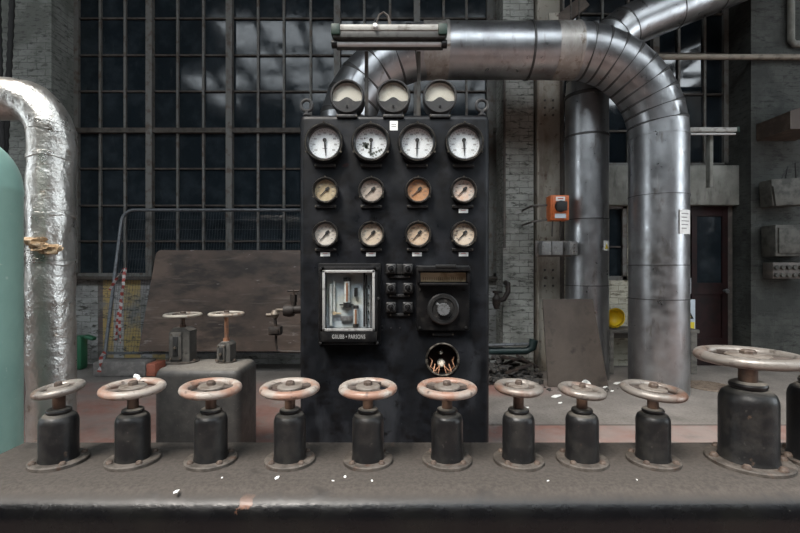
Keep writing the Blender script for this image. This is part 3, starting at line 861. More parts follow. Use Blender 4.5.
# six switches
for u in (391, 407.8):
    for v in (269, 288, 307):
        s = bpy.data.objects.new('rotary_switch', None); COL.objects.link(s); s.parent = panel; s.location = (fx(u), 0, fz(v))
        b = MB(); b.box((0, -.016, 0), (10.5 * px, .032, 10.5 * px), .008, seg=3); b.build('switch_base', 'switch', s)
        b = MB(); b.torus(3.3 * px, .9 * px, T((0, -.034, 0)) @ FACE, 28, 8); b.build('ring', 'meter', s)
        b = MB(); b.cyl(2.2 * px, .03, .050, 20, FACE, .003); b.box((0, -.052, 0), (1.2 * px, .01, 4 * px), .002, mtx=RY(.5)); b.build('knob', 'blackmetal', s)
for v in (276.5, 295.5, 314.5): nameplate(399.8, v, 20, 3)
b = MB(); b.box((0, -.01, 0), (6 * px, .02, 10 * px), .003); b.build('link_block', 'switch', panel, loc=(fx(399.5), 0, fz(269)))
nameplate(443, 334, 21, 3.2)

# controller box with hooded scale
cb = bpy.data.objects.new('controller_box', None); COL.objects.link(cb); cb.parent = panel
cb.location = (fx(442.2), 0, fz(297.5)); cb['label'] = 'black controller box with brass scale and round dial'
def q(u): return (u - 442.2) * px
def r(v): return -(v - 297.5) * px
b = MB(); b.box((0, -.02, 0), (52 * px, .04, 64 * px), .004); b.build('box_body', 'blackmetal', cb)
b = MB()
D = .095
b.box((0, -D / 2 - .005, r(268.6)), (50 * px, D + .01, 5 * px), .004)
b.box((q(418.2), -D / 2, r(275)), (3.2 * px, D, 14 * px), .003); b.box((q(466.2), -D / 2, r(275)), (3.2 * px, D, 14 * px), .003)
b.box((0, -D / 2 - .008, r(283.6)), (46 * px, D - .014, 2.4 * px), .003, mtx=None)
b.build('hood', 'blackmetal', cb)
b = MB(); b.box((0, -.046, r(277)), (45 * px, .006, 9 * px)); b.build('brass_scale', 'brass', cb, smooth=0, label='aged brass strip scale')
b = MB()
for k in range(19): b.box((q(423 + 2.1 * k), -.0495, r(278.5)), (.3 * px, .001, 3 * px))
b.build('scale_marks', 'ink', cb, smooth=0)
b = MB(); b.box((q(444), -D - .008, r(266.2)), (20 * px, .014, 3 * px), .003); b.build('latch', 'switch', cb)
b = MB(); b.lathe([(0, .03), (15.4 * px, .03), (15.4 * px, .060), (14.2 * px, .066), (11.2 * px, .066), (10.6 * px, .058), (0, .058)], 48, T((0, 0, r(308))) @ FACE)
dl = b.build('dial_plate', 'switch', cb)
b = MB()
pts = []
for k in range(36):
    rr_ = (6.2 if k % 2 == 0 else 5.5) * px
    pts.append((rr_ * math.cos(2 * PI * k / 36), rr_ * math.sin(2 * PI * k / 36)))
b.prism(pts, -.088, -.055, T((0, 0, r(308))))
b.build('knob', 'knob', cb, smooth=30, label='ridged silver-grey knob')
b = MB(); b.box((0, -.078, 4 * px), (2.2 * px, .012, 10 * px), .003, mtx=T((0, 0, r(308))) @ RY(rad(-48))); b.build('pointer', 'knob', cb)
for (u, v) in ((419.5, 326.5), (465, 326.5), (419.5, 289), (465, 289)):
    b = MB(); b.cyl(1.2 * px, .036, .046, 10, T((q(u), 0, r(v))) @ FACE); b.build('screw', 'switch', cb)

# round hole with loose wires
hx, hz, hr = hole
hp = bpy.data.objects.new('wiring_hole', None); COL.objects.link(hp); hp.parent = panel; hp.location = (hx, 0, hz); hp['label'] = 'round hole with bare wires inside'
b = MB(); b.torus(hr * 1.0, .006, T((0, -.002, 0)) @ FACE, 48, 8); b.build('rim', 'brassedge', hp)
b = MB(); b.cyl(hr * .99, -.10, -.09, 40, FACE); b.build('cavity_back', 'holedark', hp)
for u, v, ru in ((441.5, 354, 2.2), (442.3, 366, 3.6)):
    b = MB(); b.lathe([(0, -.088), (ru * px * 1.2, -.088), (ru * px * 1.2, -.06), (ru * px, -.05), (ru * px * .5, -.03), (0, -.028)], 18, T(((u - 442.5) * px, 0, -(v - 359.5) * px)) @ FACE)
    b.build('terminal', 'porcelain', hp)
for s in (-1, 1):
    b = MB()
    b.tube([(s * hr * .15, .045, -hr * .5), (s * hr * .45, .02, -hr * .78), (s * hr * .75, .0, -hr * .45), (s * hr * .62, .01, -hr * .1), (s * hr * .8, .05, hr * .05)], .0035, 8); b.build('wire', 'copper', hp)
    b = MB(); b.tube([(s * hr * .1, .045, -hr * .3), (s * hr * .25, .01, -hr * .9), (s * hr * .55, .0, -hr * .75), (s * hr * .45, .03, -hr * .35)], .0028, 8); b.build('wire', 'copper', hp)
    b = MB(); b.box((s * hr * .98, -.004, -hr * .12), (.014, .012, .024), .003); b.build('lug', 'brassedge', hp)
# panel-face rivets
for u, v in ((382, 330), (382, 326), (391, 328), (400, 328)):
    b = MB(); b.cyl(.8 * px, 0, .004, 8, T((fx(u), 0, fz(v))) @ FACE); b.build('rivet', 'switch', panel)

# three meters standing on the panel
for u, pos_ in ((347, 'nearest the plywood side of the panel'), (393.3, 'middle one of the three'), (440, 'nearest the brick pier side')):
    R = 17.2 * px
    root = thing('fan_meter', 'round grey meter with fan-shaped window, ' + pos_, 'meter', (X(u, YP), YP + .03, ztop + .001), 'round meters on top of the panel')
    mt = T((0, 0, R + .002)) @ FACE
    b = MB(); b.lathe([(0, -.11), (R * .86, -.11), (R * .93, -.09), (R * .93, 0), (R, 0), (R, .030), (R * .95, .040), (R * .89, .040), (R * .86, .030), (R * .86, .012)], 48, mt)
    b.build('meter_case', 'meter', root)
    b = MB(); b.box((0, .02, .008), (R * 1.1, .08, .016), .003); b.build('foot', 'meter', root)
    b = MB(); b.cyl(R * .87, .008, .014, 40, mt); b.build('dial', 'meterdial', root, smooth=30)
    b = MB()
    top = []
    n = 28
    for k in range(n + 1):
        t = -1 + 2 * k / n
        top.append((t * R * .865, R * (-.33 + .27 * (.5 + .5 * math.cos(PI * min(1, abs(t) / .62))) + .07 * t * t)))
    half = math.asin(max(-1, min(1, top[1][1] / (R * .865))))
    low = [(R * .865 * math.cos(a), R * .865 * math.sin(a)) for a in [half - .02 - (PI + 2 * half - .04) * k / 24 for k in range(25)]]
    poly = top[1:-1] + low
    b.prism(poly, -.034, -.013, T((0, 0, R + .002)))
    b.build('cover', 'meter', root, smooth=25)
    b = MB(); b.torus(R * .5, .002, T((0, -.0145, R * .62)) @ FACE, 40, 6); 
    b.bm.free()
    b = MB()
    for k in range(15):
        a = rad(-52 + 104 * k / 14)
        b.box((0, 0, R * .72), (.0016, .0008, .010), mtx=T((0, -.0150, R + .002)) @ RY(a))
    b.build('scale_marks', 'inkgrey', root, smooth=0)
    b = MB(); b.cyl(.006, .034, .040, 10, T((0, 0, R * .42)) @ FACE); b.build('screw', 'blackmetal', root)
    b = MB(); b.cyl(R * .865, .030, .032, 40, mt); b.build('glass', 'glass', root, smooth=30)

# fluorescent lamp above the panel
YL = 2.42
lx0, lx1 = X(331.5, YL), X(447, YL)
lc = (lx0 + lx1) / 2
LM = thing('fluorescent_lamp', 'dirty grey fluorescent lamp with green ends on posts above the panel', 'lamp', (lc, YL, ztop + .002 - .010))
def lz(v): return Z(v, YL) - ztop
wl = lx1 - lx0
b = MB(); b.box((0, .06, lz(27.5)), (wl, .16, S(6.5, YL)), .008); b.build('housing', 'lampwhite', LM)
b = MB(); b.box((0, .06, lz(34)), (wl * .97, .15, S(6.5, YL)), .004); b.build('channel', 'lampdark', LM)
for s in (-1, 1):
    b = MB(); b.box((s * (wl / 2 - S(4.5, YL)), .058, lz(29.5)), (S(9, YL), .168, S(11, YL)), .006); b.build('end_cap', 'lampgreen', LM, label='dark green end cap')
    b = MB(); b.cyl(.022, -.016, .016, 18, T((s * (wl / 2 - .014), .02, lz(41))) @ RY(PI / 2), .003); b.box((s * (wl / 2 - .014), .03, lz(37)), (.02, .03, .05), .003); b.build('tube_holder', 'blackmetal', LM)
b = MB(); b.cyl(.0135, -wl / 2 + .02, wl / 2 - .02, 20, T((0, .02, lz(41))) @ RY(PI / 2)); b.build('tube', 'tubeglass', LM, label='unlit white glass tube')
for u in (366, 419):
    b = MB(); b.box((X(u, YL + .12) - lc, .16, lz(36) / 2 + .005), (.022, .012, lz(36) - .01), .002); b.build('post', 'winframe', LM)
b = MB()
pc = [(X(376, YL) - lc, .06, lz(24)), (X(376.5, YL) - lc, .06, lz(14)), (X(378.5, YL) - lc, .06, lz(7.5)), (X(383, YL) - lc, .06, lz(4.5)), (X(387.5, YL) - lc, .06, lz(8)), (X(389.3, YL) - lc, .06, lz(14)), (X(389.5, YL) - lc, .06, lz(25))]
b.tube(pc, [.005, .005, .005, .006, .007, .009, .010], 10); b.build('cable', 'flange', LM)
b = MB(); b.cyl(.013, .018, .034, 14, T((X(375.5, YL) - lc, 0, lz(26.8))) @ FACE, .003); b.build('knob', 'white', LM, label='small white knob')
b = MB(); b.tube([(X(370, YL) - lc, .06, lz(24)), (X(374, YL) - lc, .06, lz(13)), (X(378, YL) - lc, .07, lz(8))], .003, 6); b.build('wire', 'ink', LM)

# small valve cluster piped to the panel side
YV = 2.66
vc = thing('drain_valve', 'dark rusted little valve cluster piped to the panel side before the plywood', 'valve', (X(290, YV), YV, Z(310, YV)))
def vx(u): return X(u, YV) - X(290, YV)
def vz(v): return Z(v, YV) - Z(310, YV)
b = MB(); b.tube([(vx(306.8), 0, vz(309)), (vx(286), 0, vz(310))], .026, 14); b.lathe([(0, -.03), (.034, -.03), (.04, 0), (.034, .03), (0, .03)], 18, T((vx(289), 0, vz(310.5))) @ RY(PI / 2)); b.build('valve_body', 'rustvalve', vc)
b = MB(); b.cyl(.018, 0, .06, 14, T((vx(293.5), 0, vz(307)))); b.cyl(.022, .03, .075, 6, T((vx(293.5), 0, vz(307)))); b.build('bonnet', 'rustvalve', vc)
b = MB(); b.cyl(.006, .07, .105, 10, T((vx(293.5), 0, vz(307)))); b.cyl(.006, -.036, .036, 10, T((vx(293.5), 0, vz(291))) @ RY(PI / 2)); b.build('tee_handle', 'rustvalve', vc)
b = MB(); b.tube([(vx(286), 0, vz(310)), (vx(276), 0, vz(310))], .009, 10); b.lathe([(0, -.026), (.016, -.024), (.027, 0), (.016, .024), (0, .026)], 16, T((vx(275), 0, vz(314)))); b.tube([(vx(274), 0, vz(315)), (vx(266.5), -.01, vz(315))], [.014, .011], 12); b.build('nozzle', 'palefit', vc)
b = MB(); b.box((vx(275.5), 0, vz(330.5)), (.072, .06, .052), .006); b.box((vx(275.5), -.032, vz(330.5)), (.05, .01, .03), .003); b.build('coupling', 'rustvalve', vc)
b = MB(); b.tube([(vx(275), 0, vz(318)), (vx(275.5), 0, vz(327))], .01, 10); b.tube([(vx(275.8), 0, vz(334)), (vx(276.2), 0, vz(345)), (vx(277.5), 0, vz(350)), (vx(281), 0, vz(351.5)), (vx(306.8), 0, vz(352))], .0075, 10); b.build('drain_pipe', 'rustvalve', vc)

# ------------------------------------------------------------------ ducts
def rail_path(pts):      # list of (pt, is_seam)
    return pts


def gore_duct(b, pts, R, seams, seg=48, rib=.006, ribw=.006):
    """sweep with a raised rib at the indices in seams"""
    path = []; rads = []
    P = [Vector(p) for p in pts]
    for i, p in enumerate(P):
        if i in seams and 0 < i < len(P) - 1:
            d = (P[i + 1] - P[i - 1]).normalized()
            for off, rr_ in ((-ribw, R), (-ribw * .8, R + rib), (ribw * .3, R + rib), (ribw * .5, R - .002)):
                path.append(p + d * off); rads.append(rr_)
        else:
            path.append(p); rads.append(R)
    f0 = set(b.bm.faces)
    b.tube(path, rads, seg)
    # the raised rib takes the dark seam colour
    k = 0; mark = set()
    for i in range(len(P)):
        if i in seams and 0 < i < len(P) - 1:
            mark |= {k, k + 1, k + 2}; k += 4
        else: k += 1
    new = [f for f in b.bm.faces if f not in f0]
    b.bm.faces.ensure_lookup_table(); new.sort(key=lambda f: f.index if f.index >= 0 else 0)
    new = [f for f in b.bm.faces if f not in f0]
    for n_, f in enumerate(new):
        if n_ // seg in mark: f.material_index = 1


YD = 4.85
RD = S(27.0, YD)
xl_, xr_ = X(345, YD), X(658.2, YD)
ztd = Z(51, YD)
RB = .95
duct = thing('ventilation_duct', 'big silver sheet-metal duct bending over the panel and down to the floor', 'duct', (xr_, YD, 0))
def dp(p): return (p[0] - xr_, 0, p[2])
zb = ztd - RB
# right leg
b = MB(); pts = [(0, 0, 0), (0, 0, Z(298, YD)), (0, 0, Z(265, YD)), (0, 0, Z(197, YD)), (0, 0, zb)]
gore_duct(b, pts, RD, {1, 2, 3}, 56, .006)
b.build('vertical_leg', ['duct', 'seam'], duct, smooth=40)
a = arc(xr_ - RB, zb, RB, 0, PI / 2, 10)
b = MB(); gore_duct(b, [dp(p) for p in a], RD, set(range(1, 10)), 56)
b.build('elbow', ['duct', 'seam'], duct, smooth=40)
b = MB(); gore_duct(b, [(xr_ - RB - xr_, 0, ztd), (X(528, YD) - xr_, 0, ztd), (X(446, YD) - xr_, 0, ztd), (xl_ + RB - xr_, 0, ztd)], RD, {1}, 56, .005)
b.build('horizontal_run', ['duct', 'seam'], duct, smooth=40)
a = arc(xl_ + RB, zb, RB, PI / 2, PI, 7)
b = MB(); gore_duct(b, [dp(p) for p in a], RD * .985, set(range(1, 7)), 56)
b.build('elbow', ['duct', 'seam'], duct, smooth=40)
b = MB(); gore_duct(b, [(xl_ - xr_, 0, zb), (xl_ - xr_, 0, 1.5), (xl_ - xr_, 0, 0)], RD * .985, {1}, 48)
b.build('vertical_leg', ['duct', 'seam'], duct, smooth=40)
def ring(x, w, k, m, name='joint_band', lab=None):
    b = MB(); mt = T((x - xr_, 0, ztd)) @ RY(PI / 2)
    b.lathe([(RD * .99, -w / 2), (RD * k, -w / 2), (RD * k, w / 2), (RD * .99, w / 2)], 56, mt)
    return b.build(name, m, duct, smooth=30, label=lab)
ring(X(434, YD), S(22, YD), 1.012, 'ductdirty', lab='rust-streaked joint band')
ring(X(446, YD), S(3, YD), 1.03, 'ductdirty')
ring(X(563, YD), S(22, YD), 1.012, 'ductdirty', lab='dusty pale joint band')
ring(X(574, YD), S(2.5, YD), 1.025, 'ductdirty'); ring(X(528, YD), S(2, YD), 1.03, 'seam')
# end ring at top of the leg
b = MB(); b.lathe([(RD * .99, -.012), (RD * 1.02, -.012), (RD * 1.02, .012), (RD * .99, .012)], 56, T((0, 0, zb))); b.build('joint_band', 'duct', duct, smooth=30)
b = MB(); b.lathe([(RD * .99, -.01), (RD * 1.018, -.01), (RD * 1.018, .01), (RD * .99, .01)], 56, T((0, 0, Z(197, YD)))); b.build('joint_band', 'duct', duct, smooth=30)
# paper notice on the duct (curved with it)
def curved_plate(name, parent, R, a0, a1, z0, z1, m, lab=None, th=.004, n=8):
    b = MB()
    o_ = [((R + th) * math.sin(a0 + (a1 - a0) * k / n), -(R + th) * math.cos(a0 + (a1 - a0) * k / n)) for k in range(n + 1)]
    i_ = [(R * math.sin(a0 + (a1 - a0) * k / n), -R * math.cos(a0 + (a1 - a0) * k / n)) for k in range(n + 1)]
    poly = o_ + i_[::-1]
    b.prism([(x, -y) for x, y in poly], z0, z1, RX(PI / 2) @ Matrix.Diagonal((1, 1, 1, 1)))
    return b.build(name, m, parent, smooth=30, label=lab)
def duct_ang(u, R, xc, Y): return math.asin(max(-1, min(1, (X(u, Y - R * .6) - xc) / R)))
# prism runs along y then RX(90) turns y into z and z into -y
nt_ = thing('paper_notice', 'white printed notice taped to the big vertical duct', 'notice', (xr_, YD, 0))
a0_, a1_ = rad(9), rad(40)
curved_plate('sheet', nt_, RD + .006, a0_, a1_, Z(234.5, YD - .2), Z(210.5, YD - .2), 'white', th=.003)
for k, (f0, f1) in enumerate(((.12, .75), (.12, .6), (.12, .82), (.12, .7), (.12, .55))):
    zc = Z(214.5 + 3.6 * k, YD - .2)
    curved_plate('print', nt_, RD + .0092, a0_ + (a1_ - a0_) * f0, a0_ + (a1_ - a0_) * f1, zc - .004, zc + .004, 'inkgrey', th=.001)

# second duct
Y2 = 5.44; R2 = S(20.4, Y2); x2 = X(586.7, Y2)
duct2 = thing('rear_duct', 'narrower silver duct behind the big one, rising beside the steel column', 'duct', (x2, Y2, 0))
b = MB(); gore_duct(b, [(0, 0, 0), (0, 0, Z(285, Y2)), (0, 0, Z(220, Y2)), (0, 0, Z(138, Y2)), (0, 0, Z(98, Y2))], R2, {1, 2, 3}, 48, .007)
b.build('vertical_leg', ['duct', 'seam'], duct2, smooth=40)
zz = Z(98, Y2); r2b = S(82, Y2)
a = arc(r2b, zz, r2b, PI, PI - rad(68), 7)
b = MB(); gore_duct(b, a, R2, set(range(1, 7)), 48); b.build('elbow', ['duct', 'seam'], duct2, smooth=40)
e = Vector(a[-1]); dirv = Vector((math.sin(rad(68)), 0, math.cos(rad(68))))
b = MB(); gore_duct(b, [e, e + dirv * .45, e + dirv * 1.0, e + dirv * 1.75], R2, {1, 2}, 48); b.build('sloping_run', ['duct', 'seam'], duct2, smooth=40)
b = MB(); b.lathe([(R2 * .99, -.012), (R2 * 1.03, -.012), (R2 * 1.03, .012), (R2 * .99, .012)], 48, T((0, 0, Z(138, Y2)))); b.build('joint_band', 'seam', duct2, smooth=30)
b = MB(); b.lathe([(R2 * .99, -.02), (R2 * 1.04, -.02), (R2 * 1.04, .02), (R2 * .99, .02)], 48, T((0, 0, zz))); b.build('joint_band', 'seam', duct2, smooth=30)
ws = thing('warning_sticker', 'small yellow and white hazard sticker on the narrower duct', 'sticker', (x2, Y2, 0))
a0_, a1_ = rad(24), rad(46)
curved_plate('sheet', ws, R2 + .004, a0_, a1_, Z(250.5, Y2 - .15), Z(241, Y2 - .15), 'white', th=.002)
tri = [(-.030, -.030), (.030, -.030), (0, .032)]
am = (a0_ + a1_) / 2
mt = T(((R2 + .008) * math.sin(am), -(R2 + .008) * math.cos(am), Z(246.3, Y2 - .15))) @ RZ(am)
b = MB(); b.prism(tri, -.002, .002, mt); b.build('triangle', 'signyellow', ws, smooth=0)
b = MB(); b.box((0, -.003, -.004), (.007, .001, .03), mtx=mt); b.build('bolt_mark', 'ink', ws, smooth=0)

# ------------------------------------------------------------------ foil-wrapped pipe at the side
YS = 2.55; RS = S(20.2, YS); xs_ = X(51.5, YS)
fp = thing('wrapped_pipe', 'foil-wrapped insulated pipe with an elbow beside the pale green tank', 'pipe', (xs_, YS, 0))
zc = Z(99, YS)
rb = .22
path = [(0, 0, z) for z in [i * .06 for i in range(int((zc - rb) / .06) + 1)]]
path += [(p[0], 0, p[2]) for p in arc(-rb, zc - rb, rb, 0, PI / 2, 8)]
path += [(-rb - .06 * i, 0, zc) for i in range(1, 22)]
b = MB(); b.tube(path, RS, 56)
for v in b.bm.verts:
    w = v.co + Vector((3, 1, 0))
    dsp = mnoise.noise(w * 5.) * .008 + mnoise.noise(w * 17.) * .005 + mnoise.noise(Vector((w.x * 14, w.y * 14, w.z * 40))) * .003
    near = math.exp(-((v.co.z - Z(235, YS)) / .10) ** 2)
    dsp += near * (mnoise.noise(w * 22.) * .020 - .004)
    # radial direction
    if v.co.z < zc - rb: dirn = Vector((v.co.x, v.co.y, 0))
    else: dirn = Vector((0, v.co.y, v.co.z - zc)) if v.co.x < -rb else Vector((v.co.x + rb, v.co.y, v.co.z - zc + rb)).normalized() * .1 + Vector((0, v.co.y, 0))
    if dirn.length > 1e-5: v.co += dirn.normalized() * dsp
b.build('foil_jacket', 'foil', fp, smooth=70)
for zj, k in ((Z(132, YS), 1.03), (Z(158, YS), 1.02), (Z(262, YS), 1.02), (Z(215, YS), 1.015)):
    b = MB(); b.lathe([(RS * .97, -.014), (RS * k, -.010), (RS * k, .010), (RS * .97, .014)], 48, T((0, 0, zj)))
    for v in b.bm.verts: v.co.z += .008 * math.sin(3 * math.atan2(v.co.y, v.co.x) + zj * 9)
    b.build('foil_band', 'foil', fp, smooth=50)
def lump(b, c, s, seed, sub=3, amp=.35):
    b._mark()
    vs_ = bmesh.ops.create_icosphere(b.bm, subdivisions=sub, radius=1.)['verts']
    for v in vs_:
        n_ = v.co.normalized()
        k = 1 + amp * mnoise.noise(n_ * 2.2 + Vector((seed, seed * 1.7, 0)))
        v.co = Vector((n_.x * s[0] * k + c[0], n_.y * s[1] * k + c[1], n_.z * s[2] * k + c[2]))
    b._done()
b = MB(); lump(b, (X(37, 2.44) - xs_, 2.44 - YS, Z(243, 2.44)), (.055, .05, .034), 3., 3, .7); lump(b, (X(48, 2.43) - xs_, 2.43 - YS, Z(249, 2.43)), (.062, .035, .028), 8., 3, .8)
b.build('torn_insulation', 'wool', fp, smooth=60, label='brown insulation bulging from a tear')
b = MB(); b.cyl(.035, 0, .10, 16, T((X(36, YS) - xs_, -.02, Z(257, YS))) @ RY(-PI / 2), .006); b.cyl(.048, .03, .06, 8, T((X(36, YS) - xs_, -.02, Z(257, YS))) @ RY(-PI / 2), .004)
b.build('pipe_stub', 'knob', fp)

# pale green tank
YG = 1.95; RG = .27
xg = X(23.5, YG) - RG * .99 - .085
gt = thing('pressure_tank', 'pale green upright pressure tank beside the foil-wrapped pipe', 'tank', (xg, YG, 0))
zs = Z(187, YG)
b = MB(); b.lathe([(0, 0), (RG * .9, 0), (RG, .03), (RG, zs - .02), (RG * 1.01, zs - .012), (RG * 1.01, zs + .012), (RG, zs + .02)] +
    [(RG * math.cos(t), zs + .02 + RG * .95 * math.sin(t)) for t in [PI / 2 * k / 12 for k in range(1, 12)]] + [(0, zs + .02 + RG * .95)], 64)
b.build('tank_shell', 'teal', gt, smooth=40)
b = MB(); b.cyl(.05, zs + .25, zs + .34, 20, None, .006); b.build('neck', 'teal', gt)

# ropes / chains hanging
for k, (u0, u1) in enumerate(((14, 5), (6, 12))):
    Yr = 5.0
    b = MB(); n = 40
    pts = [(X(u0 + (u1 - u0) * t / n, Yr), 0, Z(-40 + 200 * t / n, Yr)) for t in range(n + 1)]
    b.tube([(p[0] - X(u0, Yr), 0, p[2] - Z(160, Yr)) for p in pts], [.032 if i % 2 else .024 for i in range(n + 1)], 10)
    o = b.build('hanging_rope', 'ropedark', loc=(X(u0, Yr), Yr - .12 * k, Z(160, Yr)), smooth=60)
    tag(o, ('black hanging rope crossing down towards the corner of the frame' if k == 0 else 'black hanging rope crossing behind the other one') + ' above the wrapped elbow', 'rope', 'ropes above the wrapped elbow')

# ------------------------------------------------------------------ fence, plywood, tape
fb, ft = 5.58, 5.94
zb_, zt_ = Z(353, fb), Z(210, ft)
fence = thing('site_fence', 'leaning temporary mesh fence with round tubular frame against the window', 'fence', (X(105, fb), fb, 0))
lean = math.atan2(ft - fb, zt_ - zb_)
L_ = math.hypot(ft - fb, zt_ - zb_)
FM = T((0, 0, zb_)) @ RX(-lean)
fw = 3.45
rc = .16
b = MB()
pth = [(0, 0, -.075), (0, 0, L_ - rc)] + [(p[0], 0, p[2]) for p in arc(rc, L_ - rc, rc, PI, PI / 2, 8)][1:] + [(fw - rc, 0, L_)] + [(p[0], 0, p[2]) for p in arc(fw - rc, L_ - rc, rc, PI / 2, 0, 8)][1:] + [(fw, 0, -.075)]
b.tube(pth, .022, 12, mtx=FM); b.build('frame_tube', 'tube', fence, smooth=50)
b = MB(); b.tube([(0, 0, 0), (fw, 0, 0)], .018, 10, mtx=FM)
for k in range(130):
    b.box((.03 + k * (fw - .06) / 129, -.02, .0), (.008, .012, .03), mtx=FM)
b.build('bottom_rail', 'tube', fence, smooth=50)
b = MB()
for k in range(1, 96):
    xx = fw * k / 96
    b.box((xx, 0, L_ / 2), (.002, .002, L_ - .02), mtx=FM)
for k in range(1, 14):
    b.box((fw / 2, 0, L_ * k / 14), (fw, .002, .002), mtx=FM)
b.build('wire_mesh', 'wire', fence, smooth=0)

b = MB()
bx0, bx1 = X(140, 5.55), X(140, 5.55) + 2.35
zl0, zl1 = .02, (Z(250.5, 5.83) - Z(351, 5.55)) / math.cos(lean)
rc2 = .07
wbd = bx1 - bx0
poly = [(0, 0), (wbd, 0), (wbd, zl1)] + [(.085 + rc2 - rc2 * math.sin(t), zl1 - rc2 + rc2 * math.cos(t)) for t in [PI / 2 * k / 6 for k in range(7)]]
b.prism(poly, -.009, .009, RX(-lean))
pw = b.build('plywood_sheet', 'ply', loc=(bx0, 5.525, Z(351, 5.55)), smooth=30)
tag(pw, 'dark scuffed plywood sheet leaning on the mesh fence', 'plywood')
for k, u in enumerate((156, 210, 246)):
    pass

ff = thing('fence_foot', 'dusty rubber fence foot block with orange-red end', 'fence foot', (X(128, 5.55), 5.55, 0))
zf = S(15, 5.5)
b = MB(); b.box((X(123, 5.5) - X(128, 5.55), 0, zf / 2 + .0), (S(52, 5.5), .26, zf), .02); b.build('foot_block', 'foot', ff)
b = MB(); b.box((X(154, 5.5) - X(128, 5.55), 0, zf / 2 - .01), (S(9, 5.5), .255, zf - .03), .012); b.build('reflector_end', 'footred', ff, label='orange-red end')


def ribbon(name, pts, w, twist, nseg, label, loc):
    b = MB()
    P = [Vector(p) for p in pts]
    lens = [0]
    for a_, c_ in zip(P, P[1:]): lens.append(lens[-1] + (c_ - a_).length)
    prev = None
    for i in range(nseg + 1):
        s_ = lens[-1] * i / nseg
        j = max(k for k in range(len(P) - 1) if lens[k] <= s_ + 1e-9)
        t_ = (s_ - lens[j]) / (lens[j + 1] - lens[j])
        c_ = P[j].lerp(P[j + 1], t_)
        d_ = (P[j + 1] - P[j]).normalized()
        a_ = twist * i / nseg + .5 * math.sin(i * .7)
        s1 = Vector((math.cos(a_), math.sin(a_), 0)); s1 = (s1 - d_ * s1.dot(d_)).normalized()
        n1 = d_.cross(s1).normalized() * .0015
        cur = [b.bm.verts.new(c_ + s1 * w + n1), b.bm.verts.new(c_ - s1 * w + n1), b.bm.verts.new(c_ - s1 * w - n1), b.bm.verts.new(c_ + s1 * w - n1)]
        if prev:
            for k in range(4):
                f = b.bm.faces.new((prev[k], prev[(k + 1) % 4], cur[(k + 1) % 4], cur[k])); f.material_index = (i // 2) % 2
        prev = cur
    o = b.build(name, ['tapered', 'tapewhite'], loc=loc, smooth=60)
    tag(o, label, 'barrier tape', 'red and white tape on the fence')
    return o


Yt = 5.5
def tp(u, v, y=Yt): return (X(u, y) - X(118, Yt), y - Yt, Z(v, y) - Z(350, Yt))
ribbon('barrier_tape', [tp(125.5, 268, 5.6), tp(122, 290, 5.56), tp(118, 318), tp(116, 340)], .018, 5., 44, 'red and white tape strip hanging straight from the fence tube', (X(118, Yt), Yt, Z(350, Yt)))
ribbon('barrier_tape', [tp(111, 290, 5.6), tp(119, 277, 5.58), tp(126, 267, 5.57), tp(124.5, 290), tp(121, 322), tp(122, 343)], .016, 9., 60, 'red and white tape strip looped over to a second tail', (X(118, Yt), Yt - .03, Z(350, Yt)))
ribbon('barrier_tape', [tp(105, 352, 5.38), tp(101, 357, 5.38), tp(100.5, 366, 5.38), tp(99, 372, 5.38)], .022, 3., 12, 'short red and white tape tail tied round the fence foot', (X(118, Yt), Yt, Z(350, Yt)))

b = MB(); b.box((0, 0, .22), (.13, .14, .44), .03); b.box((.03, -.04, .45), (.13, .09, .05), .02, mtx=RY(.3))
o = b.build('plastic_sack', 'greenplastic', loc=(X(80, 5.85), 5.85, 0)); tag(o, 'green plastic sack on the floor behind the wrapped pipe', 'sack')

# ------------------------------------------------------------------ steel column, boxes, boards
YI = 5.67
col = thing('steel_column', 'flaking cream-grey riveted steel column beside the narrower duct', 'column', (X(550.5, YI), YI + .03, 0))
wc = S(27, YI)
b = MB(); b.box((0, .06, 3.2), (wc - .03, .02, 6.4)); b.build('web', 'ibeam', col, smooth=0)
for s in (-1, 1):
    b = MB(); b.box((s * (wc / 2 - .012), 0.05, 3.2), (.024, .2, 6.4), .003); b.build('flange', 'ibeamedge' if s > 0 else 'ibeam', col)
for vv in (98, 105.5, 113, 270, 278, 286):
    for s in (-.045, .06):
        b = MB(); b.lathe([(0, 0), (.016, 0), (.012, .012), (0, .015)], 10, T((s, .05, Z(vv, YI))) @ FACE); b.build('rivet', 'ibeamedge', col)

br = thing('roof_brace', 'brown steel brace slanting above the duct at the column head', 'beam', (X(553, 5.6), 5.6, Z(30, 5.6)))
b = MB(); b.box((0, 0, 0), (.75, .10, .16), .006, mtx=T((.10, 0, .12)) @ RY(rad(-38))); b.build('brace_bar', 'brownbeam', br)
b = MB(); b.box((-.02, -.07, .10), (.12, .03, .14), .004); b.build('gusset', 'ibeam', br)
b = MB(); b.cyl(.011, -.22, .35, 10, T((X(571, 5.3) - X(553, 5.6), -.3, .0))); b.build('hanger_rod', 'flange', br)
b = MB(); b.cyl(.010, -.15, .5, 10, T((X(586, 5.3) - X(553, 5.6), -.1, .0))); b.build('hanger_rod', 'flange', br)

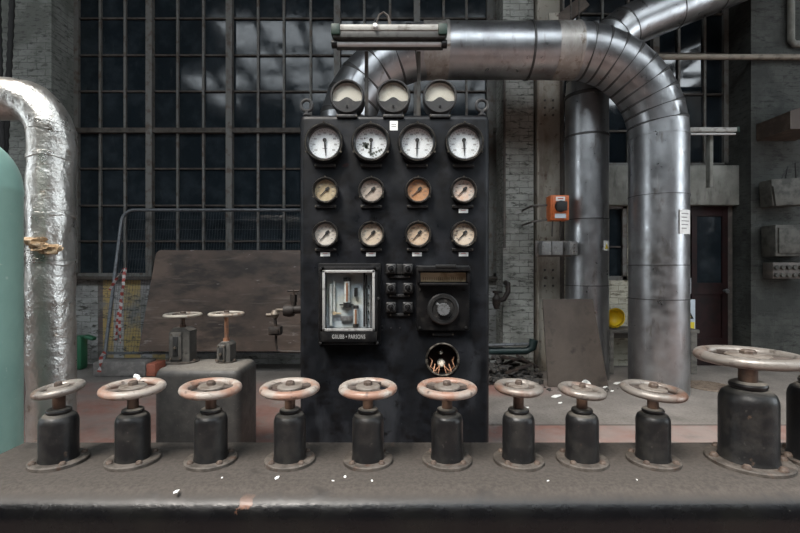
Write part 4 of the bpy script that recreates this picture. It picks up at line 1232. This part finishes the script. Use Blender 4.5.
Yo = 5.22
ob = thing('switch_box', 'orange electrical isolator box with black knob on the steel column', 'switch box', (X(557.5, Yo), Yo, Z(221, Yo)))
bw_, bh_ = S(18.5, Yo), S(25, Yo)
b = MB(); b.box((0, 0, bh_ / 2), (bw_, .16, bh_), .012, seg=3); b.build('box_body', 'orange', ob)
b = MB(); b.box((0, -.085, bh_ * .54), (bw_ * .86, .02, bh_ * .86), .008); b.build('cover', 'orange', ob)
b = MB(); b.cyl(S(5.6, Yo), .09, .125, 24, T((0, 0, bh_ * .54)) @ FACE, .006); b.box((0, -.135, bh_ * .54), (S(11, Yo), .03, S(9, Yo)), .01); b.build('knob', 'ink', ob)
b = MB(); b.box((0, -.097, bh_ * .84), (S(9, Yo), .003, S(4, Yo))); b.build('top_label', 'white', ob, smooth=0)
b = MB(); b.box((0, -.0985, bh_ * .845), (S(5.5, Yo), .001, S(1, Yo))); b.build('print', 'redink', ob, smooth=0)
b = MB(); b.box((0, -.097, bh_ * .17), (S(11, Yo), .003, S(4.5, Yo))); b.build('bottom_label', 'signblue', ob, smooth=0)
b = MB(); b.tube([(-bw_ / 2 + .02, .04, bh_ * .65), (-.27, .08, bh_ * .65), (-.27, .50, bh_ * .65)], .012, 10); b.build('bracket_rod', 'ibeamedge', ob)
b = MB(); b.tube([(-bw_ / 2 + .02, .04, .02), (-.27, .08, .0), (-.27, .50, .0)], .012, 10); b.build('bracket_rod', 'ibeamedge', ob)
b = MB(); b.tube([(.04, .02, .01), (.045, .03, -.1), (.05, .05, -.19)], .009, 8); b.tube([(-.05, .02, .01), (-.05, .04, -.18)], .009, 8); b.build('cable', 'ibeamedge', ob)

Yc = 5.19
ck = thing('conduit_clamp', 'row of three grey metal blocks strapped across the steel column', 'bracket', (X(556, Yc), Yc, Z(257, Yc)))
for (u, w_, rz_) in ((545, 9.5, .05), (556, 10.5, -.05), (570.5, 9.5, .3)):
    b = MB(); b.box((0, 0, 0), (S(w_, Yc), .12, S(13.5, Yc)), .008, mtx=T((X(u, Yc) - X(556, Yc), 0, S(8.5, Yc))) @ RZ(rz_)); b.build('block', 'greybox', ck)
b = MB(); b.box((-.01, .075, S(8.5, Yc)), (S(36, Yc), .02, S(16, Yc)), .004); b.box((-.05, .26, S(8.5, Yc)), (.12, .36, .08), .004); b.build('strap', 'ibeamedge', ck)
for dz in (.035, .075, .11):
    b = MB(); b.cyl(.009, .06, .075, 8, T((X(572, Yc) - X(556, Yc), 0, dz + .03)) @ FACE); b.build('bolt', 'ibeamedge', ck)

# leaning brown board
Yb0 = 4.98
bl = math.atan2(.12, Z(299, 5.1) - 0)
zt2 = Z(298.5, 5.1)
xb = X(548, Yb0)
poly = [(0, 0), (X(608, Yb0) - xb, 0), (X(593, 5.08) - xb, zt2), (X(543, 5.08) - xb, zt2)]
b = MB(); b.prism(poly, -.011, .011, RX(-bl))
o = b.build('leaning_board', 'board', loc=(xb, Yb0, 0.002), smooth=0); tag(o, 'flat brown board leaning against the steel column and narrower duct', 'board')

# bench with yellow helmet
Yn = 5.62
bn = thing('wooden_bench', 'weathered grey wooden bench standing behind the big duct', 'bench', (X(650, Yn), Yn, 0))
zbn = Z(329, Yn)
b = MB(); b.box((0, .1, zbn - .022), (S(92, Yn), .34, .044), .004); b.build('seat', 'wood', bn)
for s in (-1, 1):
    for yy in (-.04, .24):
        b = MB(); b.box((s * S(38, Yn) - (.05 if s < 0 else -.03), yy, (zbn - .04) / 2), (.08, .06, zbn - .04), .004); b.build('leg', 'wood', bn)
b = MB(); b.box((0, .1, zbn - .09), (S(76, Yn), .03, .08), .003); b.build('rail', 'wood', bn)
hm = thing('hard_hat', 'yellow hard hat tipped on its side on the bench', 'hard hat', (X(618, Yn), Yn + .08, zbn + .012))
b = MB()
rh = .118
pro = [(rh * 1.12, -.012), (rh * 1.12, -.006), (rh, .0)] + [(rh * math.cos(t), rh * .95 * math.sin(t)) for t in [PI / 2 * k / 10 for k in range(1, 10)]] + [(0, rh * .95), ]
inn = [(0, rh * .95 - .006)] + [((rh - .006) * math.cos(t), (rh * .95 - .006) * math.sin(t)) for t in [PI / 2 * k / 10 for k in range(9, 0, -1)]] + [(rh - .006, -.012)]
b.lathe(pro + inn, 36, T((0, 0, .118)) @ RZ(rad(35)) @ RY(rad(112)), closed=False)
b.build('shell', 'yellow', hm, smooth=50)
b = MB()
for k in range(3):
    a_ = rad(-18 + 18 * k)
    pts = [(rh * 1.02 * math.cos(t) * 1, (k - 1) * .022, rh * .97 * math.sin(t)) for t in [rad(20) + rad(140) * i / 12 for i in range(13)]]
    b.tube(pts, .006, 8, mtx=T((0, 0, .118)) @ RZ(rad(35)) @ RY(rad(112)))
b.build('ridge', 'yellow', hm, smooth=50)

# signs on the door
s1 = thing('door_sign', 'pale blue and yellow hazard sign on the red door', 'sign', (X(683, 6.0), 6.02, Z(316, 6.0)))
b = MB(); b.box((0, 0, 0), (S(26, 6.), .012, S(33, 6.)), .003); b.build('plate', 'signblue', s1)
b = MB(); b.box((0, -.008, -S(11, 6.)), (S(24, 6.), .004, S(9.5, 6.))); b.build('yellow_strip', 'signyellow', s1, smooth=0)
b = MB(); b.prism([(-.085, -.08), (.085, -.08), (0, .08)], -.010, -.007, T((S(5, 6.), 0, S(3, 6.)))); b.build('triangle', 'ink', s1, smooth=0)
b = MB(); b.prism([(-.05, -.055), (.05, -.055), (0, .035)], -.012, -.0095, T((S(5, 6.), 0, S(2.6, 6.)))); b.build('triangle_fill', 'signyellow', s1, smooth=0)
b = MB(); b.box((0, 0, 0), (S(18, 6.), .012, S(16, 6.)), .003)
o = b.build('door_plate', 'greysign', loc=(X(683, 6.0), 6.02, Z(286, 6.0))); tag(o, 'plain grey plate on the door above the hazard sign', 'sign')

# drain cover
Yg = 5.0
b = MB(); b.lathe([(0, 0), (.235, 0), (.235, .008), (.225, .012), (0, .012)], 48)
dc = thing('drain_cover', 'round rusty chequered drain cover set in the floor', 'drain cover', (X(709, Yg), Yg, .0))
b.build('lid', 'cover', dc, smooth=30)
b = MB()
for i in range(-8, 9):
    for j in range(-8, 9):
        if math.hypot(i, j) < 8.4: b.box((i * .025, j * .025, .0135), (.014, .014, .004))
b.build('tread_stud', 'cover', dc, smooth=0)

# ------------------------------------------------------------------ dark right-hand wall fittings
Yq = 5.62
lr = thing('wall_lamp', 'cream fluorescent strip lamp on a post above the door lintel', 'lamp', (X(712, Yq), Yq, Z(150, Yq)))
def wx(u): return X(u, Yq) - X(712, Yq)
def wz(v): return Z(v, Yq) - Z(150, Yq)
b = MB(); b.box(((wx(688) + wx(735)) / 2, 0, wz(130.5)), (wx(735) - wx(688), .10, S(4.5, Yq)), .008); b.build('housing', 'lampwhite', lr)
b = MB(); b.cyl(.014, wx(688), wx(734), 14, T((0, -.02, wz(134.5))) @ RY(PI / 2)); b.build('tube', 'tubeglass', lr)
b = MB(); b.box((wx(735.5), 0, wz(130.5)), (S(3, Yq), .104, S(5.5, Yq)), .006); b.build('end_cap', 'lampgreen', lr)
b = MB(); b.box((wx(714.5), .09, wz(160)), (S(3.2, Yq), .08, S(52, Yq)), .003); b.build('post', 'lintel', lr)
b = MB(); b.cyl(.035, X(640, 5.66), X(830, 5.66), 16, T((0, 5.66, Z(57, 5.66))) @ RY(PI / 2))
o = b.build('horizontal_pipe', 'ironpipe'); tag(o, 'thin cream pipe running level across the window and dark pier', 'pipe')
b = MB(); b.tube([(0, 0, 1.5), (0, 0, .05), (.04, 0, 0), (.3, 0, 0)], .04, 14)
o = b.build('down_pipe', 'lintel', loc=(X(791, 5.685), 5.685, Z(44, 5.685))); tag(o, 'pale vertical pipe at the top of the dark pier', 'pipe')
b = MB(); b.prism([(0, -.16), (.5, -.16), (.5, .22), (0, .05)], -.25, .25, None)
o = b.build('corbel_beam', 'brownbeam', loc=(X(778, 5.4), 5.48, Z(120, 5.4)), smooth=0); tag(o, 'brown beam end jutting from the dark pier', 'beam')

Yk = 5.58
k1 = thing('junction_box', 'pale dirty junction box on the dark pier with wires on top', 'electrical box', (X(785, Yk), Yk, Z(207, Yk)))
b = MB(); b.box((0, 0, S(14, Yk)), (S(38, Yk), .2, S(27, Yk)), .02, mtx=RY(rad(-3))); b.build('box_body', 'boxdark', k1)
b = MB(); b.box((-S(9, Yk), -.11, S(12, Yk)), (S(16, Yk), .03, S(20, Yk)), .008, mtx=RY(rad(-8))); b.build('cover', 'boxdark', k1)
b = MB(); b.tube([(0, 0, S(26, Yk)), (.02, -.02, S(40, Yk)), (.1, -.03, S(44, Yk)), (.14, 0, S(26, Yk))], .008, 8); b.tube([(-.06, 0, S(26, Yk)), (-.01, -.02, S(35, Yk)), (.04, 0, S(40, Yk))], .006, 8); b.build('wire', 'ink', k1)
k2 = thing('fuse_box', 'long grimy flat-fronted fuse box with shade in its colour below the junction box', 'electrical box', (X(787, Yk), Yk, Z(257, Yk)))
b = MB(); b.box((0, 0, S(16, Yk)), (S(38, Yk), .22, S(31, Yk)), .012); b.build('box_body', 'boxdark', k2)
b = MB(); b.box((0, -.118, S(16, Yk)), (S(33, Yk), .02, S(25, Yk)), .006); b.build('lid', 'boxdark', k2)
k3 = thing('terminal_rail', 'dark terminal rail with two rows of round plugs below the fuse box', 'electrical box', (X(787, Yk), Yk, Z(279, Yk)))
b = MB(); b.box((0, .02, S(8.5, Yk)), (S(36, Yk), .16, S(16, Yk)), .008); b.build('rail_body', 'ibeamedge', k3)
for i in range(6):
    for j in range(2):
        b = MB(); b.cyl(.028, .06, .085, 14, T((-.19 + .076 * i, 0, .05 + .095 * j)) @ FACE, .005); b.build('plug', 'boxdark', k3)

# wall valve beside the panel
Yw = 5.6
wvv = thing('wall_tap', 'rusted tap on a bent pipe fixed to the brick pier', 'tap', (X(501, Yw), Yw, Z(300, Yw)))
def tx(u): return X(u, Yw) - X(501, Yw)
def tz(v): return Z(v, Yw) - Z(300, Yw)
b = MB(); b.tube([(tx(508), .14, tz(283)), (tx(508.5), .02, tz(284)), (tx(508), 0, tz(292)), (tx(504), 0, tz(299)), (tx(497), 0, tz(301))], .032, 12); b.build('bent_pipe', 'rustvalve', wvv, smooth=60)
b = MB(); b.lathe([(0, -.10), (.03, -.10), (.05, -.04), (.055, .03), (.03, .07), (.03, .10), (.05, .10), (.05, .13), (0, .13)], 16, T((tx(496.5), 0, tz(301)))); b.build('tap_body', 'rustvalve', wvv)
b = MB(); b.torus(.045, .009, T((tx(498), 0, tz(292))), 24, 8); b.build('tap_wheel', 'rustvalve', wvv)

b = MB(); b.tube([(0, 0, -1.0), (0, 0, 1.22), (.02, -.02, 1.30), (.16, -.10, 1.42)], .016, 10)
for zz in (-.6, .2, .9): b.box((0, .02, zz), (.06, .03, .03), .004)
o = b.build('wall_conduit', 'ibeamedge', loc=(X(504.5, 5.69), 5.69, Z(170, 5.69))); tag(o, 'thin dark conduit running down the edge of the brick pier', 'conduit')

# debris by the brick pier
tpv = MB(); tpv.tube([(X(486, 5.45) - X(515, 5.45), 0, 0), (X(526, 5.45) - X(515, 5.45), 0, .0), (X(532, 5.45) - X(515, 5.45), 0, .04), (X(534, 5.45) - X(515, 5.45), 0, .14)], [.045, .045, .05, .055], 14)
o = tpv.build('teal_pipe', 'tealpipe', loc=(X(515, 5.45), 5.45, Z(351, 5.45)), smooth=60); tag(o, 'dark teal bent pipe lying above the rubble', 'pipe')
b = MB(); b.tube([(-.35, .0, 0), (.25, 0, .02)], .02, 10)
o = b.build('thin_rod', 'tube', loc=(X(508, 5.4), 5.40, Z(343.5, 5.4) - .025)); tag(o, 'thin grey rod lying above the teal pipe', 'rod')
rr = random.Random(5)
b = MB()
for k in range(230):
    t_ = rr.random()
    if rr.random() < .6:
        u = rr.uniform(486, 540); hgt = max(0, .38 * (1 - (u - 486) / 62)) * rr.random()
    else:
        u = rr.uniform(486, 618); hgt = 0
    Y = rr.uniform(5.02, 5.5) if u < 540 else rr.uniform(4.75, 4.95)
    s = rr.uniform(.012, .055) if u < 540 else rr.uniform(.006, .022)
    lump(b, (X(u, Y), Y, s * .5 + hgt * (Y - 4.9) / .7), (s * rr.uniform(.7, 1.6), s, s * rr.uniform(.5, .9)), rr.uniform(0, 50), 1, .6)
o = b.build('rubble', 'rubble', smooth=0); tag(o, 'black rubble and swept dirt heaped at the foot of the brick pier', 'rubble', kind='stuff')
for k in range(7):
    u = rr.uniform(490, 528); Y = 5.13 + .06 * k
    b = MB(); b.box((0, 0, 0), (rr.uniform(.25, .45), .05, .025), .003, mtx=RY(rad(rr.uniform(-35, 35))))
    o = b.build('scrap_stick', 'rustvalve', loc=(X(u, Y), Y, rr.uniform(.12, .26))); tag(o, 'dark broken stick lying in the rubble heap', 'stick', 'sticks in the rubble heap')
cp = thing('crushed_cup', 'crumpled white plastic cup before the leaning board', 'cup', (X(581.5, 4.80), 4.80, .05))
b = MB(); b.lathe([(.0, .0), (.045, .0), (.052, .03), (.062, .10), (.057, .10), (.046, .03), (0, .008)], 24, RZ(.5) @ RX(rad(55)) @ Matrix.Diagonal((1, .75, .8, 1))); b.build('cup_shell', 'white', cp, smooth=40)
for k, (u, v, s, lb) in enumerate(((556, 397, .055, 'white paper scrap on the floor before the small-wheeled valves'), (560, 404, .022, 'tiny pale scrap just below the white paper scrap'), (617, 384, .045, 'white scrap in the dirt beside the big duct'),
                                   (605, 388, .025, 'pale scrap at the foot of the leaning board'), (526, 409, .03, 'pale scrap on the slab behind the first small-wheeled valve'), (612, 392, .018, 'smallest pale scrap on the slab near the duct'), (135, 376, .03, 'white scrap on the floor before the fence foot'),
                                   (524, 361, .04, 'pale scrap lying on the rubble heap'))):
    Y = F * H / (v - 266.5)
    b = MB(); b.prism([(-s, -.2 * s), (-.3 * s, -.6 * s), (.9 * s, -.3 * s), (s, .3 * s), (-.1 * s, .6 * s)], -.004, .004, RX(-PI / 2))
    for v_ in b.bm.verts: v_.co.z += .2 * s * math.sin(v_.co.x / s * 2.5)
    o = b.build('paper_scrap', 'white', loc=(X(u, Y), Y, .012 if v > 370 else .02), smooth=0); tag(o, lb, 'scrap', 'scraps on the floor')

# ------------------------------------------------------------------ light
w = bpy.data.worlds.new('sky'); sc.world = w; w.use_nodes = True
bg = w.node_tree.nodes['Background']
bg.inputs['Color'].default_value = (.86, .94, 1.0, 1)
bg.inputs['Strength'].default_value = 5.0
pl = bpy.data.lights.new('skylight_portal', 'AREA'); pl.shape = 'RECTANGLE'; pl.size = 20; pl.size_y = SKY_Y1 - SKY_Y0
pl.cycles.is_portal = True
po = bpy.data.objects.new('skylight_portal', pl); COL.objects.link(po); po.location = (.7, (SKY_Y0 + SKY_Y1) / 2, RZ0 + .2)
su_ = bpy.data.lights.new('sun', 'SUN'); su_.energy = 6.5; su_.angle = rad(20); su_.color = (1, .93, .85)
so = bpy.data.objects.new('sun', su_); COL.objects.link(so)
so.rotation_euler = Vector((.38, .55, -1.)).to_track_quat('-Z', 'Y').to_euler()

cam = bpy.data.cameras.new('camera'); cam.sensor_width = 36; cam.lens = F / 800 * 36; cam.clip_start = .02
co = bpy.data.objects.new('camera', cam); COL.objects.link(co); co.location = (0, 0, H); co.rotation_euler = (PI / 2, 0, 0)
sc.camera = co
vw = sc.view_settings
sc.display_settings.display_device = 'sRGB'
vw.view_transform = 'Standard'; vw.look = 'None'; vw.gamma = 1; vw.exposure = .38
vw.use_curve_mapping = False
sc.cycles.use_denoising = True
sc.cycles.max_bounces = 8
sc.cycles.transparent_max_bounces = 12
